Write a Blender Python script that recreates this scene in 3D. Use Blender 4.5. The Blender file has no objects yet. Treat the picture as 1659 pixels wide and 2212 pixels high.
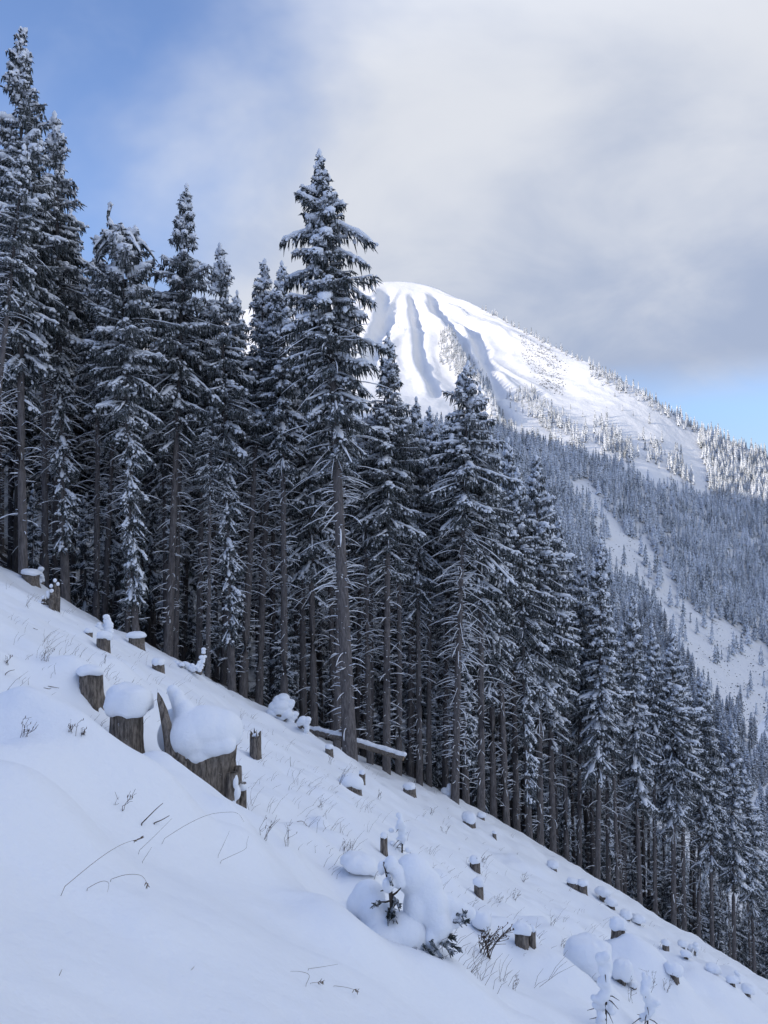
import bpy, math, random
import numpy as np
from mathutils import Vector

# ------------------------------------------------------------------ camera, world, sun, exposure
scene = bpy.context.scene
PITCH = math.radians(3.0)
FPX = 1671.0                      # focal length in units where the picture is 1659 x 2212
PW, PH = 1659.0, 2212.0
cam = bpy.data.cameras.new("camera")
cam.sensor_fit = 'VERTICAL'
cam.sensor_height = 36.0
cam.sensor_width = 27.0
cam.lens = 36.0 * FPX / PH
cam.clip_start = 0.05
cam.clip_end = 20000.0
cam_ob = bpy.data.objects.new("camera", cam)
cam_ob.location = (0, 0, 0)
cam_ob.rotation_euler = (math.pi / 2 + PITCH, 0, 0)
scene.collection.objects.link(cam_ob)
scene.camera = cam_ob

SUN_EL = math.radians(14.0)
SUN_H = (-0.87, -math.sqrt(1 - 0.87 ** 2))
SUN = Vector((SUN_H[0] * math.cos(SUN_EL), SUN_H[1] * math.cos(SUN_EL), math.sin(SUN_EL)))
sun = bpy.data.lights.new("sun", 'SUN')
sun.energy = 2.0
sun.angle = math.radians(0.5)
sun.color = (1.0, 0.90, 0.74)
sun_ob = bpy.data.objects.new("sun", sun)
sun_ob.rotation_euler = (-SUN).to_track_quat('-Z', 'Y').to_euler()
sun_ob.location = (-60, -60, 60)
scene.collection.objects.link(sun_ob)

scene.view_settings.view_transform = 'Standard'
scene.view_settings.look = 'None'
scene.view_settings.exposure = 1.16
scene.view_settings.gamma = 1.0
scene.view_settings.use_curve_mapping = False
scene.cycles.max_bounces = 6
scene.cycles.diffuse_bounces = 2
scene.cycles.use_adaptive_sampling = True
scene.cycles.adaptive_threshold = 0.02
scene.cycles.glossy_bounces = 1
scene.cycles.transmission_bounces = 0
scene.cycles.volume_bounces = 0
scene.cycles.transparent_max_bounces = 4
scene.cycles.caustics_reflective = False
scene.cycles.caustics_refractive = False

world = bpy.data.worlds.new("World")
scene.world = world
world.use_nodes = True


class NT:
    """small helper for node trees"""
    def __init__(self, tree):
        self.t = tree
        self.n = tree.nodes
        self.l = tree.links

    def node(self, typ, **kw):
        nd = self.n.new(typ)
        for k, v in kw.items():
            setattr(nd, k, v)
        return nd

    def put(self, sock, v):
        if isinstance(v, bpy.types.NodeSocket):
            self.l.new(v, sock)
        elif isinstance(v, (tuple, list)):
            if sock.type == 'RGBA' and len(v) == 3:
                v = (*v, 1.0)
            sock.default_value = v
        else:
            sock.default_value = v

    def math(self, op, a, b=None, c=None, clamp=False):
        nd = self.node('ShaderNodeMath', operation=op, use_clamp=clamp)
        self.put(nd.inputs[0], a)
        if b is not None:
            self.put(nd.inputs[1], b)
        if c is not None:
            self.put(nd.inputs[2], c)
        return nd.outputs[0]

    def smooth(self, x, a, b, lo=0.0, hi=1.0):
        nd = self.node('ShaderNodeMapRange', interpolation_type='SMOOTHSTEP')
        self.put(nd.inputs['Value'], x)
        nd.inputs['From Min'].default_value = a
        nd.inputs['From Max'].default_value = b
        nd.inputs['To Min'].default_value = lo
        nd.inputs['To Max'].default_value = hi
        return nd.outputs[0]

    def noise(self, vec, scale, detail=4.0, rough=0.55, dist=0.0):
        nd = self.node('ShaderNodeTexNoise')
        if vec is not None:
            self.l.new(vec, nd.inputs['Vector'])
        nd.inputs['Scale'].default_value = scale
        nd.inputs['Detail'].default_value = detail
        nd.inputs['Roughness'].default_value = rough
        nd.inputs['Distortion'].default_value = dist
        return nd.outputs['Fac']

    def mix(self, f, a, b):
        nd = self.node('ShaderNodeMix', data_type='RGBA')
        self.put(nd.inputs[0], f)
        self.put(nd.inputs[6], a)
        self.put(nd.inputs[7], b)
        return nd.outputs[2]


def build_world():
    w = NT(world.node_tree)
    w.n.clear()
    out = w.node('ShaderNodeOutputWorld')
    bg = w.node('ShaderNodeBackground')
    sky = w.node('ShaderNodeTexSky', sky_type='NISHITA')
    sky.sun_disc = False
    sky.sun_elevation = SUN_EL
    sky.sun_rotation = math.atan2(SUN.x, SUN.y)
    sky.altitude = 400.0
    sky.air_density = 1.0
    sky.dust_density = 0.45
    sky.ozone_density = 3.0
    tc = w.node('ShaderNodeTexCoord')
    sep = w.node('ShaderNodeSeparateXYZ')
    w.l.new(tc.outputs['Generated'], sep.inputs[0])
    x, y, z = sep.outputs
    # cloud deck: the view direction carried on to a flat layer overhead
    den = w.math('ADD', w.math('ABSOLUTE', z), 0.30)
    comb = w.node('ShaderNodeCombineXYZ')
    w.put(comb.inputs[0], w.math('DIVIDE', x, den))
    w.put(comb.inputs[1], w.math('DIVIDE', y, den))
    p = comb.outputs[0]
    n1 = w.noise(p, 1.1, 6.0, 0.52, 0.35)
    n2 = w.noise(p, 2.6, 5.0, 0.55, 0.5)
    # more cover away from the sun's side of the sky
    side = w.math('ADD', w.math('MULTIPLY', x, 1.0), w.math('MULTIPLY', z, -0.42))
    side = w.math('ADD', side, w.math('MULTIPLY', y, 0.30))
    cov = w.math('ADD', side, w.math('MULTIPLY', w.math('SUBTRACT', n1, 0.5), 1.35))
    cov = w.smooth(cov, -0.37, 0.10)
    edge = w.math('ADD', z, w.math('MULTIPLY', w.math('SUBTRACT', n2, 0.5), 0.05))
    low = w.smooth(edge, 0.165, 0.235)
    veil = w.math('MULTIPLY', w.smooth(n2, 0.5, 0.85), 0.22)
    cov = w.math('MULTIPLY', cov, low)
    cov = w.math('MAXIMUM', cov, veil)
    bright = w.math('ADD', w.math('MULTIPLY', n1, 0.9), w.math('MULTIPLY', n2, 0.5))
    bright = w.math('ADD', bright, w.math('MULTIPLY', z, 0.55))
    bright = w.smooth(bright, 0.68, 1.12)
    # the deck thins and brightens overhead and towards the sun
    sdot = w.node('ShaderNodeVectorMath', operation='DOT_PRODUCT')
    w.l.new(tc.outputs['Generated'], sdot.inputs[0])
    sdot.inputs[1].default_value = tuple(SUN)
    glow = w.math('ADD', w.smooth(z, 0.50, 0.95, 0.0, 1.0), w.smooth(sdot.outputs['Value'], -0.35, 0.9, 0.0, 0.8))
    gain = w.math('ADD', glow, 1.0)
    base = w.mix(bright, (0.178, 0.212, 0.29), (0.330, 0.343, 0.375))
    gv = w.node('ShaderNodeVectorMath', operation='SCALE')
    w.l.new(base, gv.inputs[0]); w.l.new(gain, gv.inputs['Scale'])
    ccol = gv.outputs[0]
    skyc = w.node('ShaderNodeVectorMath', operation='SCALE')
    w.l.new(sky.outputs[0], skyc.inputs[0])
    w.l.new(w.smooth(z, 0.02, 0.42, 0.055, 0.135), skyc.inputs['Scale'])
    tint = w.node('ShaderNodeVectorMath', operation='MULTIPLY')
    w.l.new(skyc.outputs[0], tint.inputs[0])
    tint.inputs[1].default_value = (1.08, 0.96, 1.04)
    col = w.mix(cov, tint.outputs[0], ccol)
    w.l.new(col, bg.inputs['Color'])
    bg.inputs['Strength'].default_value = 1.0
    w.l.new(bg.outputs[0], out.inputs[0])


build_world()

# ------------------------------------------------------------------ helpers
C = scene.collection
rng = np.random.default_rng(7)
random.seed(7)


def uv_of(px, py):
    """picture point (1659 x 2212) -> X/Y and Z/Y of its view ray"""
    cx = (np.asarray(px, float) - PW / 2) / FPX
    cy = -(np.asarray(py, float) - PH / 2) / FPX
    Y = math.cos(PITCH) - cy * math.sin(PITCH)
    Z = math.sin(PITCH) + cy * math.cos(PITCH)
    return cx / Y, Z / Y


def px_of(X, Y, Z):
    d = Y * math.cos(PITCH) + Z * math.sin(PITCH)
    h = -Y * math.sin(PITCH) + Z * math.cos(PITCH)
    return PW / 2 + FPX * X / d, PH / 2 - FPX * h / d


def _hash(ix, iy, iz=0, seed=0):
    n = (ix * 374761393 + iy * 668265263 + iz * 2147483647 + seed * 974711) & 0xFFFFFFFF
    n = ((n ^ (n >> 13)) * 1274126177) & 0xFFFFFFFF
    n = (n ^ (n >> 16)) & 0xFFFFFFFF
    return n / 4294967295.0


def vnoise(x, y, seed=0):
    x = np.asarray(x, float); y = np.asarray(y, float)
    ix = np.floor(x).astype(np.int64); iy = np.floor(y).astype(np.int64)
    fx = x - ix; fy = y - iy
    fx = fx * fx * fx * (fx * (fx * 6 - 15) + 10); fy = fy * fy * fy * (fy * (fy * 6 - 15) + 10)
    a = _hash(ix, iy, 0, seed); b = _hash(ix + 1, iy, 0, seed)
    c = _hash(ix, iy + 1, 0, seed); d = _hash(ix + 1, iy + 1, 0, seed)
    return (a + (b - a) * fx) * (1 - fy) + (c + (d - c) * fx) * fy - 0.5


def fbm(x, y, seed=0, oct=4, gain=0.5):
    s = 0.0; a = 1.0
    for k in range(oct):
        c, sn = math.cos(0.6 * k + 0.3), math.sin(0.6 * k + 0.3)
        s = s + a * vnoise((x * c - y * sn) * 2 ** k, (x * sn + y * c) * 2 ** k, seed + k * 17)
        a *= gain
    return s


def sstep(x, a, b):
    t = np.clip((np.asarray(x, float) - a) / (b - a), 0, 1)
    return t * t * (3 - 2 * t)


def mesh_from(name, verts, faces, mats, smooth=True, mat_idx=None):
    """verts (n,3) array; faces: array (m,3|4) or list of such arrays"""
    if not isinstance(faces, list):
        faces = [faces]
    faces = [np.asarray(f, np.int32) for f in faces if len(f)]
    me = bpy.data.meshes.new(name)
    verts = np.asarray(verts, np.float32)
    me.vertices.add(len(verts))
    me.vertices.foreach_set('co', verts.ravel())
    nl = sum(f.size for f in faces); nf = sum(len(f) for f in faces)
    me.loops.add(nl)
    me.loops.foreach_set('vertex_index', np.concatenate([f.ravel() for f in faces]))
    tot = np.concatenate([np.full(len(f), f.shape[1], np.int32) for f in faces])
    start = np.concatenate([[0], np.cumsum(tot)[:-1]]).astype(np.int32)
    me.polygons.add(nf)
    me.polygons.foreach_set('loop_start', start)
    if mat_idx is not None:
        me.polygons.foreach_set('material_index', np.asarray(mat_idx, np.int32))
    me.polygons.foreach_set('use_smooth', np.full(nf, bool(smooth)))
    for m in (mats if isinstance(mats, (list, tuple)) else [mats]):
        me.materials.append(m)
    me.update(calc_edges=True)
    me.validate()
    return me


def link(name, me, parent=None, loc=None):
    o = bpy.data.objects.new(name, me)
    C.objects.link(o)
    if parent is not None:
        o.parent = parent
    if loc is not None:
        o.location = loc
    return o


def tag(o, label=None, cat=None, group=None, kind=None):
    if label: o['label'] = label
    if cat: o['category'] = cat
    if group: o['group'] = group
    if kind: o['kind'] = kind
    return o


def empty(name, loc, label, cat, group=None):
    o = bpy.data.objects.new(name, None)
    o.empty_display_size = 0.3
    C.objects.link(o)
    o.location = loc
    return tag(o, label, cat, group)


def nrm(a):
    return a / np.maximum(np.linalg.norm(a, axis=-1, keepdims=True), 1e-9)


def sweep(P, rw, rh, k, lift=0.0):
    """tubes along N polylines P (N,m,3), half width rw and half height rh (N,m), k-sided; -> verts, quads"""
    P = np.asarray(P, float)
    N, m, _ = P.shape
    T = np.empty_like(P)
    T[:, 1:-1] = P[:, 2:] - P[:, :-2]
    T[:, 0] = P[:, 1] - P[:, 0]
    T[:, -1] = P[:, -1] - P[:, -2]
    T = nrm(T)
    up = np.zeros_like(T); up[..., 2] = 1.0
    S = np.cross(T, up)
    bad = np.linalg.norm(S, axis=-1) < 0.15
    S[bad] += np.array([0.5, 0.4, 0.0])
    S = nrm(S - T * (S * T).sum(-1, keepdims=True))
    U = np.cross(S, T)
    U = np.where((U[..., 2:3] < 0), -U, U)
    ang = np.arange(k) * 2 * math.pi / k + math.pi / 2
    V = (P[:, :, None, :] + S[:, :, None, :] * (np.cos(ang)[None, None, :, None] * rw[:, :, None, None])
         + U[:, :, None, :] * (np.sin(ang)[None, None, :, None] * rh[:, :, None, None]))
    V[..., 2] += lift
    V = V.reshape(-1, 3)
    idx = np.arange(N * m * k).reshape(N, m, k)
    a = idx[:, :-1, :]; b = idx[:, 1:, :]
    a2 = np.roll(a, -1, axis=2); b2 = np.roll(b, -1, axis=2)
    Q = np.stack([a, a2, b2, b], -1).reshape(-1, 4)
    return V, Q


class Acc:
    """collects quads / tris of one part"""
    def __init__(self):
        self.v = []; self.q = []; self.t = []; self.n = 0

    def add(self, V, F):
        F = np.asarray(F)
        (self.q if F.shape[1] == 4 else self.t).append(F + self.n)
        self.v.append(np.asarray(V, float)); self.n += len(V)

    def tube(self, P, rw, rh=None, k=6, lift=0.0):
        P = np.asarray(P, float)
        if P.ndim == 2: P = P[None]
        rw = np.asarray(rw, float)
        if rw.ndim == 1: rw = rw[None]
        rh = rw if rh is None else np.asarray(rh, float).reshape(rw.shape)
        self.add(*sweep(P, rw, rh, k, lift))

    def mesh(self, name, mat, smooth=True):
        faces = []
        if self.q: faces.append(np.concatenate(self.q))
        if self.t: faces.append(np.concatenate(self.t))
        return mesh_from(name, np.concatenate(self.v), faces, mat, smooth)


# ------------------------------------------------------------------ materials
def new_mat(name):
    m = bpy.data.materials.new(name)
    m.use_nodes = True
    t = NT(m.node_tree)
    bs = t.n['Principled BSDF']
    bs.inputs['Specular IOR Level'].default_value = 0.25
    return m, t, bs


def bump(t, bs, h, strength, dist):
    b = t.node('ShaderNodeBump')
    b.inputs['Strength'].default_value = strength
    b.inputs['Distance'].default_value = dist
    t.l.new(h, b.inputs['Height'])
    t.l.new(b.outputs[0], bs.inputs['Normal'])


def obj_co(t, kind='Object'):
    return t.node('ShaderNodeTexCoord').outputs[kind]


def snow_material(name, col=(0.84, 0.87, 0.925), bumps=((60.0, 0.25, 0.004),)):
    m, t, bs = new_mat(name)
    co = obj_co(t)
    v = t.noise(co, 0.9, 3.0)
    c = t.mix(v, tuple(x * 0.965 for x in col), col)
    t.l.new(c, bs.inputs['Base Color'])
    bs.inputs['Roughness'].default_value = 0.75
    bs.inputs['Specular IOR Level'].default_value = 0.2
    h = None
    for s, st, d in bumps:
        n = t.noise(co, s, 5.0, 0.6)
        n = t.math('MULTIPLY', n, d)
        h = n if h is None else t.math('ADD', h, n)
    bump(t, bs, h, 1.0, 1.0)
    return m


M = {}
M['snow'] = snow_material('snow', bumps=((1.6, 0, 0.026), (7.0, 0, 0.016), (45.0, 0, 0.0035)))
M['cap'] = snow_material('snow_cap', bumps=((5.0, 0, 0.022), (18.0, 0, 0.006), (60.0, 0, 0.003)))
M['tree_snow'] = snow_material('tree_snow', (0.84, 0.87, 0.925), ((14.0, 0, 0.03),))
M['far_snow'] = snow_material('mountain_snow', (0.74, 0.745, 0.76), ((0.02, 0, 4.0), (0.09, 0, 1.2), (0.4, 0, 0.25)))


def bark_material(name, c0, c1, vscale=1.0, frost=0.0):
    m, t, bs = new_mat(name)
    co = obj_co(t)
    mp = t.node('ShaderNodeMapping')
    mp.inputs['Scale'].default_value = (14 * vscale, 14 * vscale, 3.0 * vscale)
    t.l.new(co, mp.inputs['Vector'])
    n = t.noise(mp.outputs[0], 1.0, 6.0, 0.65)
    n2 = t.noise(co, 1.3, 3.0)
    f = t.smooth(n, 0.35, 0.68)
    c = t.mix(f, c0, c1)
    c = t.mix(t.math('MULTIPLY', n2, 0.5), c, tuple(x * 0.7 for x in c1))
    if frost:
        s = t.noise(co, 7.0, 4.0, 0.7)
        c = t.mix(t.smooth(s, 0.66, 0.72, 0, frost), c, (0.8, 0.82, 0.88))
    t.l.new(c, bs.inputs['Base Color'])
    bs.inputs['Roughness'].default_value = 0.95
    bs.inputs['Specular IOR Level'].default_value = 0.1
    bump(t, bs, n, 0.9, 0.03)
    return m


M['bark'] = bark_material('spruce_bark', (0.078, 0.071, 0.071), (0.20, 0.182, 0.178), 1.0, 0.8)
M['twig'] = bark_material('twig_wood', (0.045, 0.038, 0.034), (0.10, 0.085, 0.075), 2.0)
M['stump'] = bark_material('stump_wood', (0.040, 0.034, 0.031), (0.30, 0.26, 0.225), 2.6, 0.55)
M['cut'] = bark_material('cut_wood', (0.20, 0.14, 0.09), (0.34, 0.25, 0.17), 2.0)
M['stem'] = bark_material('dry_stem', (0.06, 0.045, 0.04), (0.14, 0.10, 0.08), 3.0)
M['straw'] = bark_material('straw', (0.12, 0.085, 0.06), (0.22, 0.15, 0.10), 3.0)


def needle_material(name, c0, c1, frost):
    m, t, bs = new_mat(name)
    co = obj_co(t)
    n = t.noise(co, 3.0, 4.0, 0.6)
    c = t.mix(n, c0, c1)
    f = t.noise(co, 16.0, 3.0, 0.7)
    geo = t.node('ShaderNodeNewGeometry')
    sp = t.node('ShaderNodeSeparateXYZ')
    t.l.new(geo.outputs['Normal'], sp.inputs[0])
    upf = t.smooth(sp.outputs[2], -0.3, 0.7)
    k = t.math('MULTIPLY', t.smooth(f, 0.42, 0.62), upf)
    k = t.math('MULTIPLY', k, frost)
    c = t.mix(k, c, (0.75, 0.78, 0.84))
    t.l.new(c, bs.inputs['Base Color'])
    bs.inputs['Roughness'].default_value = 0.8
    bs.inputs['Specular IOR Level'].default_value = 0.15
    return m


M['needle'] = needle_material('spruce_needles', (0.014, 0.019, 0.018), (0.040, 0.050, 0.048), 0.75)


def far_tree_material():
    m, t, bs = new_mat('snowy_far_spruce')
    co = obj_co(t)
    geo = t.node('ShaderNodeNewGeometry')
    sp = t.node('ShaderNodeSeparateXYZ')
    t.l.new(geo.outputs['True Normal'], sp.inputs[0])
    n = t.noise(co, 0.9, 4.0, 0.7)
    big = t.noise(co, 0.035, 3.0, 0.6)
    n = t.math('ADD', n, t.math('MULTIPLY', t.math('SUBTRACT', big, 0.5), 0.5))
    f = t.math('ADD', t.math('MULTIPLY', sp.outputs[2], 0.42), n)
    k = t.smooth(f, 0.43, 0.72)
    c = t.mix(k, (0.030, 0.040, 0.036), (0.74, 0.77, 0.82))
    t.l.new(c, bs.inputs['Base Color'])
    bs.inputs['Roughness'].default_value = 0.85
    return m


M['far_tree'] = far_tree_material()


def scrub_material():
    m, t, bs = new_mat('snowy_scrub')
    n = t.noise(obj_co(t), 1.5, 4.0, 0.7)
    c = t.mix(t.smooth(n, 0.45, 0.62), (0.05, 0.05, 0.045), (0.6, 0.62, 0.66))
    t.l.new(c, bs.inputs['Base Color'])
    return m


M['scrub'] = scrub_material()



def floor_material():
    m, t, bs = new_mat('forest_floor')
    co = obj_co(t)
    n = t.noise(co, 1.2, 5.0, 0.6)
    c = t.mix(t.smooth(n, 0.50, 0.62), (0.035, 0.028, 0.024), (0.70, 0.72, 0.76))
    t.l.new(c, bs.inputs['Base Color'])
    bs.inputs['Roughness'].default_value = 0.95
    bump(t, bs, n, 0.6, 0.05)
    return m


M['floor'] = floor_material()

# ------------------------------------------------------------------ near slope
GA, GB = 0.585, 0.262             # the slope falls towards +x and +y
HFAR = 1.0


def plane_z(x, y):
    return -GA * x - GB * y


def h_eye(r):
    return HFAR + 0.62 * np.exp(-(r / 17.0) ** 2)


def _base(x, y):
    r = np.hypot(x, y)
    z = plane_z(x, y) - h_eye(r)
    z = z + 1.15 * sstep(x, -3, 6) * sstep(r, 24, 44) * (1 - sstep(r, 90, 200))
    z = z - 0.85 * sstep(-x, 6, 15) * sstep(r, 9, 24) * (1 - sstep(r, 90, 200))
    crest = -1090.0 + 25 * fbm(y / 160.0, y * 0.0, 3, 2)
    over = np.maximum(crest - x, 0.0)
    z = z - over * (GA + 0.45)
    return z


def ray_ground(px, py, fn, lo=1.2, hi=150.0):
    u, v = uv_of(px, py)
    t = np.geomspace(lo, hi, 4000)
    d = v * t - fn(u * t, t)
    i = np.argmax(d < 0)
    if d[i] >= 0: i = len(t) - 1
    return float(u * t[i]), float(t[i])


def in_poly(px, py, poly):
    px = np.asarray(px, float); py = np.asarray(py, float)
    ins = np.zeros(px.shape, bool)
    for (x1, y1), (x2, y2) in zip(poly, poly[1:] + poly[:1]):
        c = ((y1 > py) != (y2 > py)) & (px < (x2 - x1) * (py - y1) / (y2 - y1 + 1e-9) + x1)
        ins ^= c
    return ins


# edge of the drifted terrace on which the photographer stands
EDGE = np.array([(-14.0, 7.0)] + [ray_ground(a, b, _base) for a, b in
                 [(-150, 1600), (60, 1622), (170, 1660), (300, 1690), (400, 1712), (485, 1750), (540, 1812), (630, 1880),
                  (710, 1950), (775, 2030), (830, 2110), (900, 2200), (1000, 2300), (1120, 2480)]] + [(3.2, 0.0), (4.0, -4.0)])


def edge_dist(x, y):
    """signed distance to the terrace edge, positive on the camera's side"""
    x = np.asarray(x, float); y = np.asarray(y, float)
    best = np.full(x.shape, 1e9)
    for (ax, ay), (bx, by) in zip(EDGE[:-1], EDGE[1:]):
        dx, dy = bx - ax, by - ay
        t = np.clip(((x - ax) * dx + (y - ay) * dy) / (dx * dx + dy * dy + 1e-9), 0, 1)
        best = np.minimum(best, np.hypot(x - ax - t * dx, y - ay - t * dy))
    poly = [tuple(e) for e in EDGE] + [(EDGE[-1, 0] + 2, -60.0), (EDGE[0, 0] - 10, -60.0)]
    return np.where(in_poly(x, y, poly), best, -best)


BUMPS = []                        # x, y, height, radius across, radius along view, sharpness


def bumpat(px, py, h, rx, ry, p=2.0):
    x, y = ray_ground(px, py, _base)
    BUMPS.append((x, y, h, rx, ry, p))


for b in [(110, 1625, 0.30, 0.55, 0.5), (55, 1790, 0.20, 0.40, 0.4), (250, 1745, 0.16, 0.5, 0.4), (400, 1775, 0.10, 0.8, 0.5),
          (505, 1800, 0.07, 0.4, 0.4), (715, 2015, 0.13, 0.30, 0.40), (800, 2090, 0.09, 0.30, 0.3), (180, 1690, 0.12, 0.5, 0.3), (270, 1662, 0.10, 0.35, 0.35), (410, 1712, 0.07, 0.4, 0.3), (960, 2150, 0.20, 0.5, 0.5),
          (800, 1935, 0.20, 0.35, 0.4), (1010, 2150, 0.16, 0.5, 0.5), (330, 2000, 0.10, 1.0, 0.7),
          (1190, 2045, 0.22, 0.5, 0.8), (1110, 2060, 0.20, 0.5, 0.6), (1530, 2195, 0.75, 1.5, 1.8), (1440, 2190, 0.4, 0.8, 1.0), (1215, 2140, 0.2, 0.8, 0.8),
          (1370, 2150, 0.3, 0.6, 0.8), (1600, 2150, 0.4, 1.0, 1.5), (90, 1420, 0.25, 1.5, 1.5), (20, 1260, 0.5, 3, 3),
          (420, 1470, 0.2, 1.2, 1.5), (610, 1560, 0.3, 1.0, 1.2), (650, 1590, 0.3, 0.8, 1.0), (730, 1640, 0.35, 1.0, 1.0),
          (800, 1640, 0.4, 1.0, 1.0), (180, 1510, 0.2, 0.6, 0.8), (700, 1750, 0.12, 0.8, 0.8), (960, 1850, 0.2, 1.0, 1.5),
          (1250, 1960, 0.3, 1.5, 2.0), (1400, 2060, 0.35, 1.5, 2.0), (1150, 1900, 0.2, 1.0, 2.0)]:
    bumpat(*b)


_pr = random.Random(12)
for _k in range(46):                # soft pillows over buried brush and stones
    _px = _pr.uniform(40, 1350); _e = float(np.interp(_px, [0, 300, 760, 1000, 1280, 1660], [1235, 1385, 1630, 1750, 1915, 2130]))
    _s = _pr.uniform(0.16, 0.42)
    bumpat(_px, _e + _pr.uniform(90, 420), _pr.uniform(0.05, 0.14), _s, _s * _pr.uniform(0.7, 1.3))


def ground(x, y):
    x = np.asarray(x, float); y = np.asarray(y, float)
    r = np.hypot(x, y)
    z = _base(x, y)
    e = np.where(r < 40, edge_dist(x, y), -30.0)
    e = e + 0.55 * fbm(x * 0.75, y * 0.75, 41, 2)
    ter = sstep(e, -0.8, 0.6)
    z = z + 0.07 * ter - 0.05 * np.exp(-((e + 0.9) / 0.6) ** 2) * (r < 40)
    rough = 1.0 - 0.62 * sstep(e, -0.8, 0.3)
    fade = np.clip(r / 3.0, 0.0, 1.0)
    z = z + fade * (0.16 * fbm(x * 0.33, y * 0.33, 5, 2) + rough * (0.15 * fbm(x * 0.9, y * 0.9, 11, 3)) + 0.030 * fbm(x * 1.7, y * 1.7, 13, 3))
    # settled snow creeping downhill: short ridges along the fall line
    a = x * 0.91 + y * 0.41; b = -x * 0.41 + y * 0.91
    z = z + rough * fade * 0.10 * (fbm(a * 0.9, b * 2.6, 23, 3) + 0.9 * np.abs(vnoise(a * 2.2, b * 3.5, 31)) * sstep(r, 6, 14))
    z = z + 0.30 * fbm(x * 0.42, y * 0.42, 29, 3) * sstep(r, 18, 30) * (1 - sstep(r, 90, 150))
    for bx, by, h, rx, ry, p in BUMPS:
        d2 = ((x - bx) / rx) ** 2 + ((y - by) / ry) ** 2
        z = z + 1.35 * h * np.exp(-d2)
    big = sstep(r, 120, 500)
    z = z + big * 14.0 * fbm(x / 120.0, y / 120.0, 71, 3)
    return np.maximum(z, -125.0 + 3 * fbm(x / 60, y / 60, 9, 2))


def on_ground(px, py, hi=150.0):
    x, y = ray_ground(px, py, ground, hi=hi)
    return x, y, float(ground(x, y))


def at_depth(px, Y):
    u, _ = uv_of(px, 1194)
    x = float(u * Y)
    return x, Y, float(ground(x, Y))


def px_at(px, py, Y):
    u, v = uv_of(px, py)
    return np.array([float(u) * Y, Y, float(v) * Y])


def build_slope():
    az_f = np.radians(np.linspace(-37, 37, 370))
    az_b = np.radians(np.linspace(37, 323, 82)[1:-1])
    az = np.concatenate([az_f, az_b])
    r = np.concatenate([np.geomspace(0.9, 95, 430), np.geomspace(95, 2600, 60)[1:]])
    R, A = np.meshgrid(r, az, indexing='ij')
    x = R * np.sin(A); y = R * np.cos(A)
    z = ground(x, y)
    V = np.stack([x, y, z], -1).reshape(-1, 3)
    n, m = R.shape
    idx = np.arange(n * m).reshape(n, m)
    a = idx[:-1]; b = idx[1:]
    Q = np.stack([a, np.roll(a, -1, 1), np.roll(b, -1, 1), b], -1).reshape(-1, 4)
    c = len(V)
    V = np.concatenate([V, [[0, 0, float(ground(0.0, 0.0))]]])
    T = np.stack([np.full(m, c), np.roll(idx[0], -1), idx[0]], -1)
    Q = Q[:, ::-1]; T = T[:, ::-1]
    cen = V[Q].mean(1)
    w = (cen[:, 0] + 14.9) * 0.78 + (cen[:, 1] - 32.0) * 0.62
    dd = -(cen[:, 0] + 14.9) * 0.62 + (cen[:, 1] - 32.0) * 0.78 + 0.8 * fbm(cen[:, 0] * 0.5, cen[:, 1] * 0.5, 19, 2)
    wood = (dd > 1.2) & (dd < 320) & (w > -190) & (w < 150)
    me = mesh_from('snow_slope', V, [Q, T], [M['snow'], M['floor']], mat_idx=np.concatenate([wood.astype(int), np.zeros(len(T), int)]))
    o = link('snow_slope', me)
    tag(o, 'snow covered clearcut slope falling towards the valley', kind='structure')


build_slope()

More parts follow.
